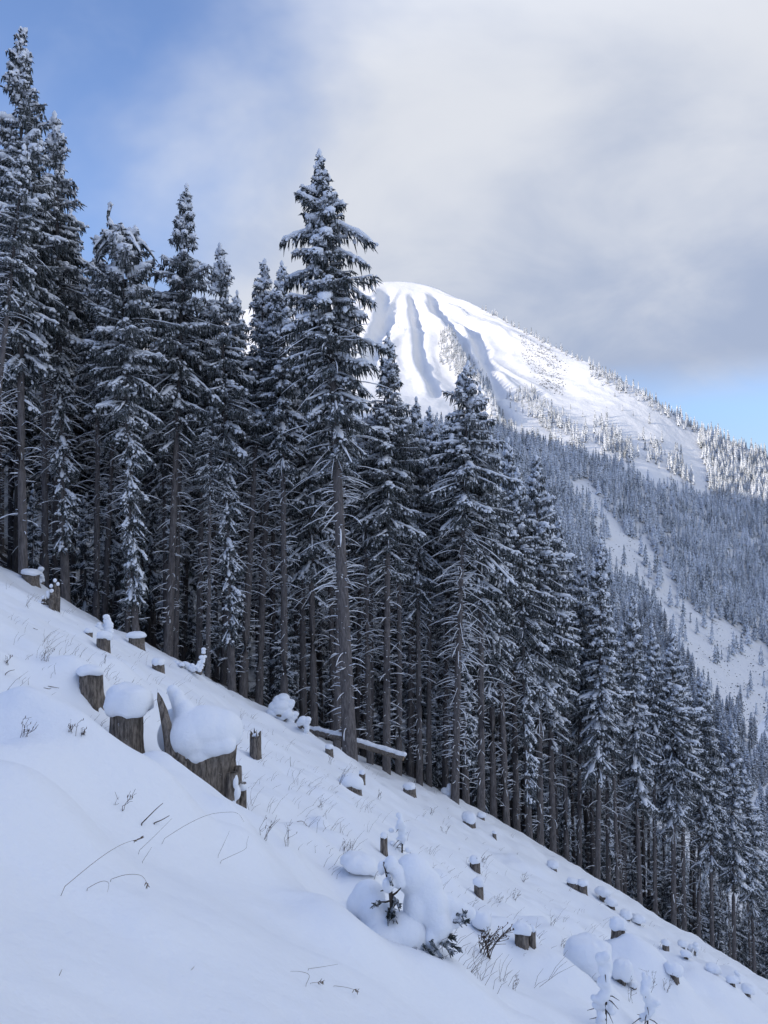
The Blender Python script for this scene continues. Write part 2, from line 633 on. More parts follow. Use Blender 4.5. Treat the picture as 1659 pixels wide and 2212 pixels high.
# ------------------------------------------------------------------ far mountain across the valley
# columns: picture x -> from the valley floor to the crest: (picture y, depth in metres)
COLS = {
    -300: [(1420, 180), (1330, 300), (1250, 440), (1190, 600), (1120, 800), (1050, 1050), (980, 1400), (920, 1800), (880, 2200)],
    300: [(1450, 180), (1330, 300), (1230, 420), (1150, 570), (1060, 760), (970, 1050), (880, 1450), (790, 1900), (740, 2350)],
    600: [(1480, 190), (1350, 300), (1240, 410), (1120, 560), (1010, 760), (900, 1080), (800, 1500), (710, 2000), (655, 2450)],
    780: [(1520, 200), (1380, 300), (1250, 410), (1120, 560), (990, 780), (880, 1120), (780, 1550), (690, 2050), (616, 2480)],
    870: [(1540, 205), (1400, 300), (1260, 410), (1120, 560), (990, 780), (880, 1120), (780, 1560), (690, 2060), (608, 2500)],
    940: [(1560, 210), (1410, 305), (1270, 415), (1130, 560), (1000, 780), (890, 1120), (790, 1540), (705, 1980), (621, 2400)],
    1000: [(1570, 215), (1420, 310), (1280, 420), (1140, 565), (1020, 780), (905, 1120), (805, 1520), (725, 1880), (650, 2200)],
    1100: [(1600, 225), (1460, 320), (1320, 430), (1180, 580), (1060, 790), (940, 1100), (850, 1400), (775, 1670), (704, 1920)],
    1200: [(1640, 240), (1510, 335), (1380, 440), (1240, 590), (1110, 790), (995, 1040), (905, 1270), (830, 1490), (758, 1690)],
    1300: [(1690, 255), (1570, 350), (1450, 450), (1310, 600), (1170, 800), (1050, 1010), (955, 1200), (875, 1380), (803, 1540)],
    1400: [(1740, 270), (1630, 360), (1520, 460), (1380, 610), (1230, 810), (1110, 1000), (1010, 1160), (930, 1310), (860, 1450)],
    1500: [(1800, 285), (1690, 375), (1580, 470), (1440, 620), (1290, 820), (1170, 990), (1075, 1140), (990, 1290), (921, 1430)],
    1600: [(1850, 300), (1740, 385), (1630, 480), (1490, 630), (1340, 830), (1220, 990), (1120, 1140), (1035, 1280), (962, 1410)],
    1660: [(1880, 305), (1765, 390), (1655, 485), (1515, 635), (1370, 835), (1245, 995), (1145, 1140), (1060, 1280), (988, 1400)],
    1800: [(1940, 320), (1820, 400), (1705, 495), (1570, 645), (1425, 840), (1305, 1000), (1205, 1140), (1120, 1270), (1050, 1390)],
    2300: [(2100, 360), (1990, 440), (1880, 530), (1750, 670), (1610, 850), (1490, 1010), (1400, 1140), (1330, 1260), (1280, 1380)],
}
CX = np.array(sorted(COLS)); CA = np.array([COLS[k] for k in CX], float)


def spline(xk, yk, x):
    """monotone-ish cubic Hermite through (xk, yk[:, ...])"""
    d = np.gradient(yk, xk, axis=0)
    i = np.clip(np.searchsorted(xk, x) - 1, 0, len(xk) - 2)
    h = (xk[i + 1] - xk[i]); t = (x - xk[i]) / h
    sh = (-1,) + (1,) * (yk.ndim - 1)
    t = t.reshape(sh); h = h.reshape(sh)
    return ((2 * t ** 3 - 3 * t ** 2 + 1) * yk[i] + (t ** 3 - 2 * t ** 2 + t) * h * d[i]
            + (-2 * t ** 3 + 3 * t ** 2) * yk[i + 1] + (t ** 3 - t ** 2) * h * d[i + 1])


gpx = np.concatenate([np.linspace(-300, 740, 26), np.linspace(740, 1700, 270)[1:], np.linspace(1700, 2300, 18)[1:]])
NPX, NS = len(gpx), 260
gcol = spline(CX.astype(float), CA, gpx)              # (NPX, 9, 2)
ks = np.linspace(0, 8, NS)
gs = spline(np.arange(9.0), np.transpose(gcol, (1, 0, 2)), ks)   # (NS, NPX, 2)
GPY, GY = gs[..., 0], gs[..., 1]
GPX = np.broadcast_to(gpx[None], GPY.shape)
Us, Vs = uv_of(GPX, GPY)
MX, MY, MZ = Us * GY, GY.copy(), Vs * GY


def relief():
    # gullies and ribs fan down from the summit
    sx, sy = MX[-1, np.argmin(abs(gpx - 880))], MY[-1, np.argmin(abs(gpx - 880))]
    ang = np.arctan2(MX - sx, sy + 60 - MY)
    dist = np.hypot(MX - sx, MY - sy)
    hgt = sstep(MZ, 150, 420)
    near = sstep(dist, 20, 420) * (1 - 0.75 * sstep(dist, 900, 1700))
    wob = 0.07 * fbm(MX / 220, MY / 220, 55, 3)
    a = ang + wob * sstep(dist, 0, 300)
    rib = 0.0
    for f, amp, sd in ((4.0, 20.0, 1), (9.0, 16.0, 2), (21.0, 9.0, 3), (44.0, 4.5, 4)):
        n = vnoise(a * f, dist / 1300.0, 80 + sd)
        rib = rib + amp * (1 - 4 * np.abs(n)) * 0.6
    z = rib * near * hgt
    # one sharp rib with a deep gully on its far side, running down from beside the summit
    for pts, amp, wid in (([(925, 640), (935, 690), (985, 760), (1040, 850), (1085, 905)], 24.0, 20.0),
                          ([(820, 625), (815, 700), (790, 780)], 16.0, 20.0),
                          ([(880, 640), (890, 700), (900, 790), (930, 850)], 12.0, 16.0),
                          ([(990, 700), (1035, 790), (1065, 850)], 16.0, 22.0)):
        for (ax, ay), (bx, by) in zip(pts[:-1], pts[1:]):
            t = np.clip((GPY - ay) / (by - ay), 0, 1)
            lx = ax + (bx - ax) * t
            dx = (GPX - lx)
            win = sstep(GPY, ay - 12, ay + 8) * (1 - sstep(GPY, by - 8, by + 12))
            prof = np.exp(-((dx + wid * 0.3) / wid) ** 2) - 1.2 * np.exp(-((dx - wid * 0.6) / (wid * 0.75)) ** 2)
            z = z + amp * prof * win
    z = z + 8.0 * fbm(MX / 130.0, MY / 130.0, 91, 4) * sstep(MY, 250, 600)
    z = z + 2.0 * fbm(MX / 26.0, MY / 26.0, 97, 4) * sstep(MY, 250, 500)
    return z * (1 - 0.55 * sstep(ks, 7.6, 8.0)[:, None])


MZ += relief()


def build_mountain():
    X, Y, Z = MX, MY, MZ
    # far side of the crest
    for d, dz in ((60, -22), (260, -150), (900, -620)):
        X = np.concatenate([X, (Us[-1] * (GY[-1] + d))[None]])
        Y = np.concatenate([Y, (GY[-1] + d)[None]])
        Z = np.concatenate([Z, (MZ[-1] + dz)[None]])
    # foot below the valley floor
    X = np.concatenate([(X[0] * 0.8)[None], X]); Y = np.concatenate([(Y[0] * 0.8)[None], Y]); Z = np.concatenate([(Z[0] - 12)[None], Z])
    V = np.stack([X, Y, Z], -1).reshape(-1, 3)
    n, m = X.shape
    idx = np.arange(n * m).reshape(n, m)
    Q = np.stack([idx[:-1, :-1], idx[:-1, 1:], idx[1:, 1:], idx[1:, :-1]], -1).reshape(-1, 4)
    o = link('mountain', mesh_from('mountain', V, Q, M['far_snow']))
    tag(o, 'sunlit snow mountain with forested lower flank beyond the valley', kind='structure')
    # ground sheet out to the horizon
    s = 9000.0
    V = np.array([[-s, -s, -190], [s, -s, -190], [s, s, -190], [-s, s, -190]])
    o = link('valley_ground', mesh_from('valley_ground', V, np.array([[0, 1, 2, 3]]), M['far_snow']))
    tag(o, 'snowy valley ground', kind='structure')


build_mountain()


FOREST = [(-300, 1000), (300, 960), (800, 940), (960, 925), (1010, 905), (1060, 925), (1130, 945), (1200, 965), (1260, 990), (1330, 1015), (1400, 1045), (1470, 1065),
          (1540, 1080), (1525, 1010), (1505, 950), (1530, 930), (1600, 960), (1660, 985), (2300, 1280), (2300, 2200), (-300, 2200)]
GAP = [(1225, 1040), (1270, 1045), (1300, 1075), (1350, 1150), (1415, 1180), (1440, 1230), (1480, 1300), (1520, 1340), (1570, 1345), (1620, 1400), (1680, 1440),
       (1900, 1560), (1900, 1800), (1660, 1640), (1600, 1590), (1540, 1540), (1480, 1460), (1420, 1340), (1380, 1265), (1335, 1270), (1300, 1200), (1270, 1120)]
ROAD = [(1590, 1760), (1640, 1735), (1900, 1700), (1900, 1800), (1640, 1790), (1600, 1800)]
LIT_GAP = [(1390, 1000), (1450, 1010), (1560, 1060), (1500, 1060), (1400, 1030)]
BANDS = [  # (polyline in the picture, half width, spacing probability)
    ([(965, 765), (1000, 800), (1040, 845), (1070, 890)], 16, 0.75),
    ([(1010, 790), (1040, 820), (1060, 850)], 12, 0.5),
    ([(1120, 860), (1160, 885), (1200, 915), (1250, 955)], 20, 0.35),
    ([(1290, 925), (1320, 960), (1350, 985)], 22, 0.5),
    ([(1400, 970), (1450, 1000), (1480, 1030)], 20, 0.35),
    ([(1045, 670), (1100, 702), (1200, 757), (1260, 785)], 6, 0.7),
    ([(1285, 800), (1350, 835), (1420, 875), (1500, 925)], 14, 0.85),
    ([(1290, 815), (1340, 840)], 14, 0.8),
    ([(1145, 850), (1170, 890)], 14, 0.6),
]
SINGLES = [(1327, 862), (1366, 900), (1405, 912), (1290, 915), (1415, 975), (1418, 985), (1380, 950), (1345, 890), (1445, 1010), (1300, 985), (1475, 1000), (1260, 900), (1232, 880)]


def mountain_lookup(i, j):
    return MX[i, j], MY[i, j], MZ[i, j], GPX[i, j], GPY[i, j]


def plant_far():
    """positions (x, y, z, height) of far trees by rejection sampling over the mountain surface"""
    r2 = np.random.default_rng(5)
    # area weights
    dX = np.gradient(MX, axis=1); dYs = np.gradient(MY, axis=0)
    W = np.abs(dX * dYs)
    vis = (GPX > 640) & (GPX < 1800)
    W = W * np.where(vis, 1.0, 0.03)
    W /= W.sum()
    n = 42000
    pick = r2.choice(W.size, n, p=W.ravel())
    I, J = np.unravel_index(pick, W.shape)
    fi = np.clip(I + r2.random(n) - 0.5, 0, NS - 1.01); fj = np.clip(J + r2.random(n) - 0.5, 0, NPX - 1.01)
    i0 = fi.astype(int); j0 = fj.astype(int); a = fi - i0; b = fj - j0

    def bil(A):
        return (A[i0, j0] * (1 - a) * (1 - b) + A[i0 + 1, j0] * a * (1 - b) + A[i0, j0 + 1] * (1 - a) * b + A[i0 + 1, j0 + 1] * a * b)
    x, y, z, px, py = bil(MX), bil(MY), bil(MZ), bil(GPX), bil(GPY)
    jx = px + 10 * fbm(px / 30, py / 30, 61, 2); jy = py + 10 * fbm(px / 30, py / 30, 62, 2)
    forest = in_poly(jx, jy, FOREST) & ~in_poly(jx, jy, GAP) & ~in_poly(px, py, ROAD)
    keep = forest & (r2.random(n) < np.where(y < 700, 1.0, 0.92))
    for pts, hw, pr in BANDS:
        for (ax, ay), (bx, by) in zip(pts[:-1], pts[1:]):
            t = np.clip(((px - ax) * (bx - ax) + (py - ay) * (by - ay)) / ((bx - ax) ** 2 + (by - ay) ** 2), 0, 1)
            d = np.hypot(px - ax - t * (bx - ax), py - ay - t * (by - ay))
            keep |= (d < hw * (0.5 + r2.random(n))) & (r2.random(n) < pr)
    clump = vnoise(px / 9, py / 9, 66)
    keep |= in_poly(jx, jy, GAP) & (clump > 0.24) & (r2.random(n) < 0.6)
    for sx, sy in SINGLES:
        k = int(np.argmin((px - sx) ** 2 + (py - sy) ** 2)); keep[k] = True
    x, y, z, px, py = (q[keep] for q in (x, y, z, px, py))
    h = np.where(py < 900 + 0 * px, 15.0, 21.0) * (0.45 + 0.85 * r2.random(len(x)))
    # thin out by spacing
    order = np.argsort(-h)
    cell = {}
    good = []
    for k in order:
        sp = 5.0 if y[k] < 900 else 6.2
        key = (int(x[k] // sp), int(y[k] // sp))
        if key in cell: continue
        cell[key] = 1
        good.append(k)
    good = np.array(good)
    return np.stack([x, y, z, h, px, py], -1)[good]


FAR = plant_far()


def far_template(seed, levels, pts):
    """snow-laden spruce seen from afar: stacked drooping star skirts, unit height"""
    r = np.random.default_rng(seed)
    V = []; T = []
    for l in range(levels):
        f = l / levels
        z0 = 0.10 + 0.86 * f
        rad = 0.150 * (1 - f) ** 0.8 + 0.012
        top = z0 + 0.20 * (1 - 0.5 * f)
        b = len(V)
        V.append((0, 0, min(top, 1.0)))
        ph = r.random() * 6.28
        m = pts * 2
        for k in range(m):
            an = ph + k * 6.2832 / m + r.normal() * 0.1
            q = rad * ((0.78 + 0.5 * r.random()) if k % 2 == 0 else (0.42 + 0.2 * r.random()))
            V.append((q * math.cos(an), q * math.sin(an), z0 - (0.05 if k % 2 == 0 else -0.01) * (1 - 0.6 * f) + r.normal() * 0.012))
        for k in range(m):
            T.append((b, b + 1 + k, b + 1 + (k + 1) % m))
    return np.array(V), np.array(T)


def build_far_stuff(rows):
    r = np.random.default_rng(9)
    tmpl = [far_template(100 + k, 7, 5) for k in range(5)]
    near_t = [far_template(200 + k, 6, 4) for k in range(4)]
    acc = Acc()
    which = r.integers(0, 5, len(rows)); rot = r.random(len(rows)) * 6.28
    wide = 0.85 + 0.4 * r.random(len(rows))
    for k in range(5):
        V, T = tmpl[k]
        s = rows[which == k]; an = rot[which == k]; wd = wide[which == k]
        c, sn = np.cos(an)[:, None], np.sin(an)[:, None]
        h = s[:, 3:4]
        X = (V[None, :, 0] * c - V[None, :, 1] * sn) * h * wd[:, None] + s[:, 0:1]
        Y = (V[None, :, 0] * sn + V[None, :, 1] * c) * h * wd[:, None] + s[:, 1:2]
        Z = V[None, :, 2] * h + s[:, 2:3] - 0.3
        VV = np.stack([X, Y, Z], -1).reshape(-1, 3)
        TT = (T[None] + (np.arange(len(s)) * len(V))[:, None, None]).reshape(-1, 3)
        acc.add(VV, TT)
    # the same forest goes on over our own hillside behind the near trees
    n = 5200
    w = r.uniform(-190, 150, n); dd = 50 + 260 * r.random(n) ** 1.3
    x = -14.9 + 0.78 * w - 0.62 * dd; y = 32.0 + 0.62 * w + 0.78 * dd
    z = ground(x, y)
    px, _ = px_of(x, y, z)
    lim = np.interp(px, ENV[:, 0], ENV[:, 1]) + 30
    h = np.minimum(r.uniform(15, 24, n), uv_of(px, lim)[1] * y - z)
    ok = (h > 7) & (y > 25) & (px > -600) & (px < 1900)
    x, y, z, h = x[ok], y[ok], z[ok], h[ok]
    for k in range(4):
        V, T = near_t[k]
        S = slice(k, None, 4)
        an = r.random(len(x[S]))[:, None] * 6.28
        hh = h[S][:, None]
        X = (V[None, :, 0] * np.cos(an) - V[None, :, 1] * np.sin(an)) * hh * 0.9 + x[S][:, None]
        Y = (V[None, :, 0] * np.sin(an) + V[None, :, 1] * np.cos(an)) * hh * 0.9 + y[S][:, None]
        Z = V[None, :, 2] * hh + z[S][:, None] - 0.4
        acc.add(np.stack([X, Y, Z], -1).reshape(-1, 3), (T[None] + (np.arange(len(hh)) * len(V))[:, None, None]).reshape(-1, 3))
    o = link('distant_forest', acc.mesh('distant_forest', M['far_tree'], False))
    tag(o, 'dense snow dusted spruce forest covering the mountain flank', 'forest', kind='stuff')


# ------------------------------------------------------------------ spruce generator
def crown_profile(f, shape):
    if shape == 'blunt':
        return np.minimum(1.0, ((1 - f) / 0.30)) ** 0.5 * (0.62 + 0.38 * sstep(f, 0.0, 0.3))
    if shape == 'column':
        return np.minimum(1.0, ((1 - f) / 0.50)) ** 0.80 * (0.62 + 0.38 * sstep(f, 0.0, 0.3))
    return ((1 - f) ** 0.72) * (0.8 + 0.2 * sstep(f, 0.0, 0.15))


def make_spruce(seed, H, cb, Lmax, shape='column', dens=1.0, snow=1.0, dead=1.0, sleeve=None, top='plain', rbase=None, trunk_k=10, detail=1.0, extra=()):
    """-> dict of part meshes for one spruce standing at the origin"""
    r = np.random.default_rng(seed)
    rb = rbase or 0.0082 * H
    trunk, wood, needles, snw = Acc(), Acc(), Acc(), Acc()
    m = 22
    ts = np.linspace(0, 1, m)
    sway = np.stack([0.10 * np.sin(ts * 3.1 + r.random() * 6) * ts, 0.10 * np.sin(ts * 2.7 + r.random() * 6) * ts, ts * H], -1)
    tr = rb * (1 - ts) ** 0.8 * (1 + 0.30 * np.exp(-ts * H / 0.45)) + 0.012
    low = sway.copy(); low[0, 2] = -1.2; low[1, 2] = 0.35; tr[0] = tr[1] = rb * 1.12
    trunk.tube(low, tr, k=trunk_k)

    def axis(z):
        return np.stack([np.interp(z / H, ts, sway[:, 0]), np.interp(z / H, ts, sway[:, 1]), z], -1)

    def trad(z):
        return np.interp(z / H, ts, tr)

    # ---- list of living branches
    zb, az, ln, el, dr = [], [], [], [], []
    z = cb * H
    while z < H - 0.35:
        f = (z - cb * H) / (H * (1 - cb))
        n = r.integers(5, 8) if f < 0.92 else r.integers(4, 6)
        a0 = r.random() * 6.28
        for k in range(n):
            keep = dens * (0.35 + 0.65 * float(sstep(f, 0.0, 0.30)))
            if r.random() > keep: continue
            zb.append(z + r.normal() * 0.15)
            az.append(a0 + k * 6.283 / n + r.normal() * 0.25)
            L = Lmax * float(crown_profile(f, shape)) * (0.50 + 0.62 * r.random())
            if r.random() < 0.11: L *= 1.45
            ln.append(max(L, 0.22))
            el.append(math.radians(42 * f ** 2.2 - 16 * (1 - f) + r.normal() * 7))
            dr.append(0.30 + 0.35 * (1 - f) + 0.1 * r.normal())
        z += (0.34 if f < 0.8 else 0.26) * (0.75 + 0.5 * r.random())
    if sleeve:
        za, zc, amin, amax, lmax = sleeve
        z = za * H
        while z < zc * H:
            for k in range(3):
                if r.random() < 0.82:
                    zb.append(z + r.normal() * 0.1); az.append(amin + (amax - amin) * r.random())
                    ln.append(lmax * (0.5 + 0.6 * r.random())); el.append(math.radians(-25 + r.normal() * 10)); dr.append(0.8)
            z += 0.27
    for fz, a_, L_ in extra:                      # long boughs that break the outline
        zb.append(fz * H); az.append(a_); ln.append(L_ * (0.72 + 0.2 * r.random())); el.append(math.radians(-4 + 10 * r.normal())); dr.append(0.6 + 0.2 * r.random())
    zb = np.array(zb); az = np.array(az); ln = np.array(ln); el = np.array(el); dr = np.array(dr)
    B = len(zb)
    mb = 7
    s = np.linspace(0, 1, mb)[None]
    out = s * ln[:, None] * np.cos(el)[:, None] * (1 - 0.12 * s * dr[:, None])
    rise = ln[:, None] * (np.sin(el)[:, None] * s - dr[:, None] * s ** 2 * 0.62 + 0.16 * s ** 4)
    base = axis(zb)
    curl = r.normal(size=(B, 1)) * 0.12
    aa = az[:, None] + curl * s
    BP = np.stack([base[:, 0:1] + np.cos(aa) * out, base[:, 1:2] + np.sin(aa) * out, base[:, 2:3] + rise], -1)
    br = (0.010 + 0.008 * ln)[:, None] * (1.15 - s)
    wood.tube(BP, br, k=3)
    load = np.clip((0.06 + r.beta(2.0, 1.6, B) * 1.2) * snow * (0.62 + 0.42 * np.clip((zb / H - cb) / (1 - cb), 0, 1)), 0, 1.3)
    if len(extra): load[-len(extra):] = 0.85 + 0.25 * r.random(len(extra))
    # snow lying along the limbs
    sb = np.linspace(0.12, 1.03, 9)
    def along(P, q):
        """points at parameters q (N,k) on polylines P (N,m,3)"""
        N, mm, _ = P.shape
        t = np.clip(q, 0, 1) * (mm - 1)
        i = np.clip(t.astype(int), 0, mm - 2); w = (t - i)[..., None]
        n = np.arange(N)[:, None]
        return P[n, i] * (1 - w) + P[n, i + 1] * w
    q = np.broadcast_to(sb[None], (B, 9)).copy()
    SP = along(BP, q)
    lump = 0.55 + 0.75 * r.random((B, 9))
    lump[:, 0] *= 0.3; lump[:, -1] *= 0.25
    ftop = sstep((zb - cb * H) / (H * (1 - cb)), 0.55, 0.95)[:, None]
    rw = (0.028 + (0.095 + 0.03 * ftop) * np.minimum(ln[:, None], 1.6) * load[:, None] ** 2) * lump * (0.6 + 0.6 * np.sin(sb * 2.6))[None] + 0.035 * ftop
    rh = (0.020 + 0.075 * load[:, None] ** 2 + 0.03 * ftop) * lump
    SP[..., 2] += 0.045 + rh * 0.6
    kk = load > 0.18
    snw.tube(SP[kk], rw[kk], rh[kk], k=6)
    # ---- twigs
    sp = 0.074 / detail
    nt = np.maximum(3, (ln / sp).astype(int))
    bi = np.repeat(np.arange(B), nt * 2)
    N = len(bi)
    sj = 0.08 + 0.92 * r.random(N) ** 0.75
    sgn = np.where(r.random(N) < 0.5, -1.0, 1.0)
    p0 = along(BP[bi], sj[:, None])[:, 0]
    p1 = along(BP[bi], np.clip(sj + 0.08, 0, 1)[:, None])[:, 0]
    p00 = along(BP[bi], np.clip(sj - 0.08, 0, 1)[:, None])[:, 0]
    tang = nrm(p1 - p00)
    th = np.radians(30 + 45 * r.random(N)) * sgn
    d = np.stack([tang[:, 0] * np.cos(th) - tang[:, 1] * np.sin(th), tang[:, 0] * np.sin(th) + tang[:, 1] * np.cos(th), tang[:, 2] * 0.5], -1)
    d = nrm(d)
    tl = np.clip(0.30 * ln[bi] * (1.05 - sj) ** 0.6 + 0.12, 0.12, 0.52) * (0.5 + 0.7 * r.random(N))
    off = r.random(N) * 0.5                      # second-order shoots start some way out from the limb
    p0 = p0 + d * (tl * off)[:, None]
    p0[:, 2] -= tl * off * 0.25
    hang = r.random(N) < 0.45
    d[hang] = nrm(d[hang] * 0.30 + np.array([0, 0, -0.8]))
    tl[hang] = np.clip(tl[hang] * 1.0, 0.12, 0.42)
    mt = 3
    st = np.array([0.0, 0.5, 1.0])[None, :, None]
    TP = p0[:, None] + d[:, None] * tl[:, None, None] * st
    TP[..., 2] -= (tl[:, None] * (0.25 + 0.55 * r.random((N, 1)))) * st[..., 0] ** 2
    TP[:, 1:, :2] += r.normal(size=(N, mt - 1, 2)) * 0.018
    nr = np.array([0.6, 1.0, 0.12])[None] * (0.024 + 0.016 * r.random((N, 1))) / detail ** 0.6
    needles.tube(TP, nr, nr * 1.15, k=3)
    # snow on the twigs: short uneven lumps
    patch = fbm(p0[:, 0] * 1.9 + p0[:, 2] * 0.7 + seed, p0[:, 1] * 1.9 - p0[:, 2] * 1.1, seed, 2)
    ps = np.clip(load[bi] * 1.25 - 0.22 + patch * 0.8, 0, 1) * np.where(hang, 0.24, 0.92)
    ks_ = r.random(N) < ps
    q0 = r.random(N) * 0.45; q1 = q0 + 0.22 + 0.28 * r.random(N)
    ms = 4
    qq = q0[:, None] + (q1 - q0)[:, None] * np.array([0.0, 0.22, 0.75, 1.0])[None]
    TS = along(TP[ks_], qq[ks_]); Ns = len(TS)
    lump = 0.75 + 0.6 * r.random((Ns, ms)); lump[:, 0] *= 0.25; lump[:, -1] *= 0.25
    w0 = (0.036 + 0.058 * load[bi][ks_] * r.random(Ns))[:, None] / detail ** 0.6
    TS[..., 2] += 0.026 + 0.012 * r.random((Ns, 1))
    snw.tube(TS, w0 * lump, w0 * lump * 0.8, k=5)
    # ---- leader
    if top == 'plain':
        tipz = np.linspace(H - 0.5, H + 0.12, 5)
        tp = axis(tipz)
        needles.tube(tp, np.array([0.05, 0.07, 0.07, 0.06, 0.02]), k=5)
        tp2 = tp + np.array([0.01, 0.0, 0.03])
        snw.tube(tp2[1:], np.array([0.03, 0.07, 0.11, 0.03]), k=6)
    elif top == 'hook':
        q = np.linspace(0, 1, 9)
        t0 = axis(np.array([H - 0.3]))[0]
        hp = t0 + np.stack([-0.62 * np.sin(q * 2.1), 0.1 * q, 1.25 * q ** 1.3 - 0.1], -1)
        needles.tube(hp, 0.10 * (1.1 - 0.4 * q), k=6)
        snw.tube(hp + np.array([0.02, 0, 0.07]), (0.09 + 0.04 * np.sin(q * 15)) * (1.1 - 0.5 * q), k=6)
        snw.tube(np.stack([hp[-1] + (0.0, 0, 0.02), hp[-1] + (0.03, 0, 0.16), hp[-1] + (0.03, 0, 0.28)]), np.array([0.10, 0.14, 0.03]), k=6)
        for k in range(14):
            an = k * 0.9 + 0.2; L = 0.7 + 0.7 * r.random()
            bp = t0 - np.array([0, 0, 0.5 * (k / 14.0)]) + np.stack([np.cos(an) * q * L, np.sin(an) * q * L, 0.12 * np.sin(q * 2) - 0.85 * L * q ** 2], -1)
            for j in range(16):
                b = bp[r.integers(2, 9)]; e = b + np.array([r.normal() * 0.12, r.normal() * 0.12, -0.22 - 0.12 * r.random()])
                needles.tube(np.stack([b, (b + e) / 2, e]), np.array([0.02, 0.04, 0.006]), k=3)
            needles.tube(bp, 0.09 * (1.1 - 0.7 * q), k=4)
            snw.tube(bp + np.array([0, 0, 0.08]), (0.11 + 0.06 * r.random(9)) * np.sin(0.25 + q * 2.7), (0.07 + 0.04 * r.random(9)) * np.sin(0.25 + q * 2.7), k=6)
    # ---- dead branches on the bare trunk
    nd = int(dead * 15 * H * max(cb, 0.25))
    if nd:
        zz = H * (0.05 + (cb + 0.22 - 0.05) * r.random(nd) ** 0.8)
        an = r.random(nd) * 6.283
        L = (0.12 + 0.25 * r.random(nd)) + (r.random(nd) < 0.5) * (0.3 + r.random(nd)) * (1.3 if dead < 2 else 1.7) * np.clip(zz / (H * (cb + 0.1)), 0.2, 1)
        q = np.linspace(0, 1, 5)[None]
        elv = np.radians(5 + r.normal(size=(nd, 1)) * 12)
        o = trad(zz)[:, None] * 0.8 + L[:, None] * q * np.cos(elv)
        wv = an[:, None] + r.normal(size=(nd, 1)) * 0.15 * q
        b0 = axis(zz)
        DP = np.stack([b0[:, 0:1] + np.cos(wv) * o, b0[:, 1:2] + np.sin(wv) * o,
                       b0[:, 2:3] + L[:, None] * (np.sin(elv) * q - 0.38 * q ** 2 * (L[:, None] > 0.5))], -1)
        rr = (0.007 + 0.007 * L[:, None]) * (1.2 - q)
        wood.tube(DP, rr, k=3)
        ks2 = r.random(nd) < 0.8
        lump = 0.5 + 0.8 * r.random((nd, 5)); lump[:, -1] = 0.2
        w = (0.017 + 0.012 * r.random((nd, 1))) * lump
        DS = DP + np.array([0, 0, 0.016])
        snw.tube(DS[ks2], w[ks2], w[ks2] * 0.8, k=4)
    return {'trunk': trunk.mesh('trunk', M['bark']), 'limbs': wood.mesh('limbs', M['twig']),
            'crown': needles.mesh('crown', M['needle'], False), 'branch_snow': snw.mesh('branch_snow', M['tree_snow']), 'H': H}


PROTO = {
    'main': make_spruce(11, 25.0, 0.50, 1.75, 'column', 0.90, 1.1, 2.0, rbase=0.27,
                        extra=((0.885, -0.6, 2.3), (0.875, 2.5, 2.0), (0.94, 2.6, 1.35), (0.925, -0.5, 1.1), (0.84, -0.8, 2.0), (0.81, 2.3, 2.4), (0.79, -0.3, 2.3), (0.70, -0.5, 2.7), (0.72, 2.6, 2.5), (0.85, -2.0, 1.9), (0.90, -1.8, 1.4), (0.77, -2.2, 2.2))),
    'mid': make_spruce(12, 22.5, 0.46, 1.55, 'column', 0.95, 1.1, 1.3),
    'slim': make_spruce(19, 22.5, 0.50, 1.30, 'column', 0.85, 1.15, 1.6),
    'ragged': make_spruce(13, 22.0, 0.48, 1.35, 'column', 0.90, 1.15, 1.2, sleeve=(0.14, 0.50, -2.2, 0.4, 0.75)),
    'dense': make_spruce(14, 21.0, 0.30, 1.75, 'column', 0.95, 1.1, 1.0),
    'hook': make_spruce(15, 19.0, 0.46, 1.65, 'blunt', 1.0, 1.15, 1.2, sleeve=(0.12, 0.50, -2.2, 0.2, 0.8), top='hook'),
    'cone': make_spruce(16, 22.0, 0.34, 2.1, 'cone', 0.95, 1.2, 1.0),
    'limby': make_spruce(20, 23.0, 0.60, 1.7, 'column', 0.9, 1.1, 3.0),
    'pole': make_spruce(17, 21.0, 0.62, 1.2, 'column', 0.80, 1.0, 1.6),
    'young': make_spruce(18, 8.0, 0.06, 1.5, 'cone', 0.8, 0.9, 0.0, rbase=0.08),
}
TREE_MEAN = []


def place_tree(kind, name, x, y, z, height, rot, label, group=None, lean=(0.0, 0.0), girth=1.0):
    p = PROTO[kind]
    s = height / p['H']
    t = empty(name, (x, y, z), label, 'tree', group)
    t.rotation_euler = (-lean[1], lean[0], rot)
    t.rotation_mode = 'XYZ'
    g = s * girth
    t.scale = (g, g, s)
    for part in ('trunk', 'limbs', 'crown', 'branch_snow'):
        o = link(part, p[part], t)
        if part != 'trunk': o['kind'] = 'stuff'
    return t


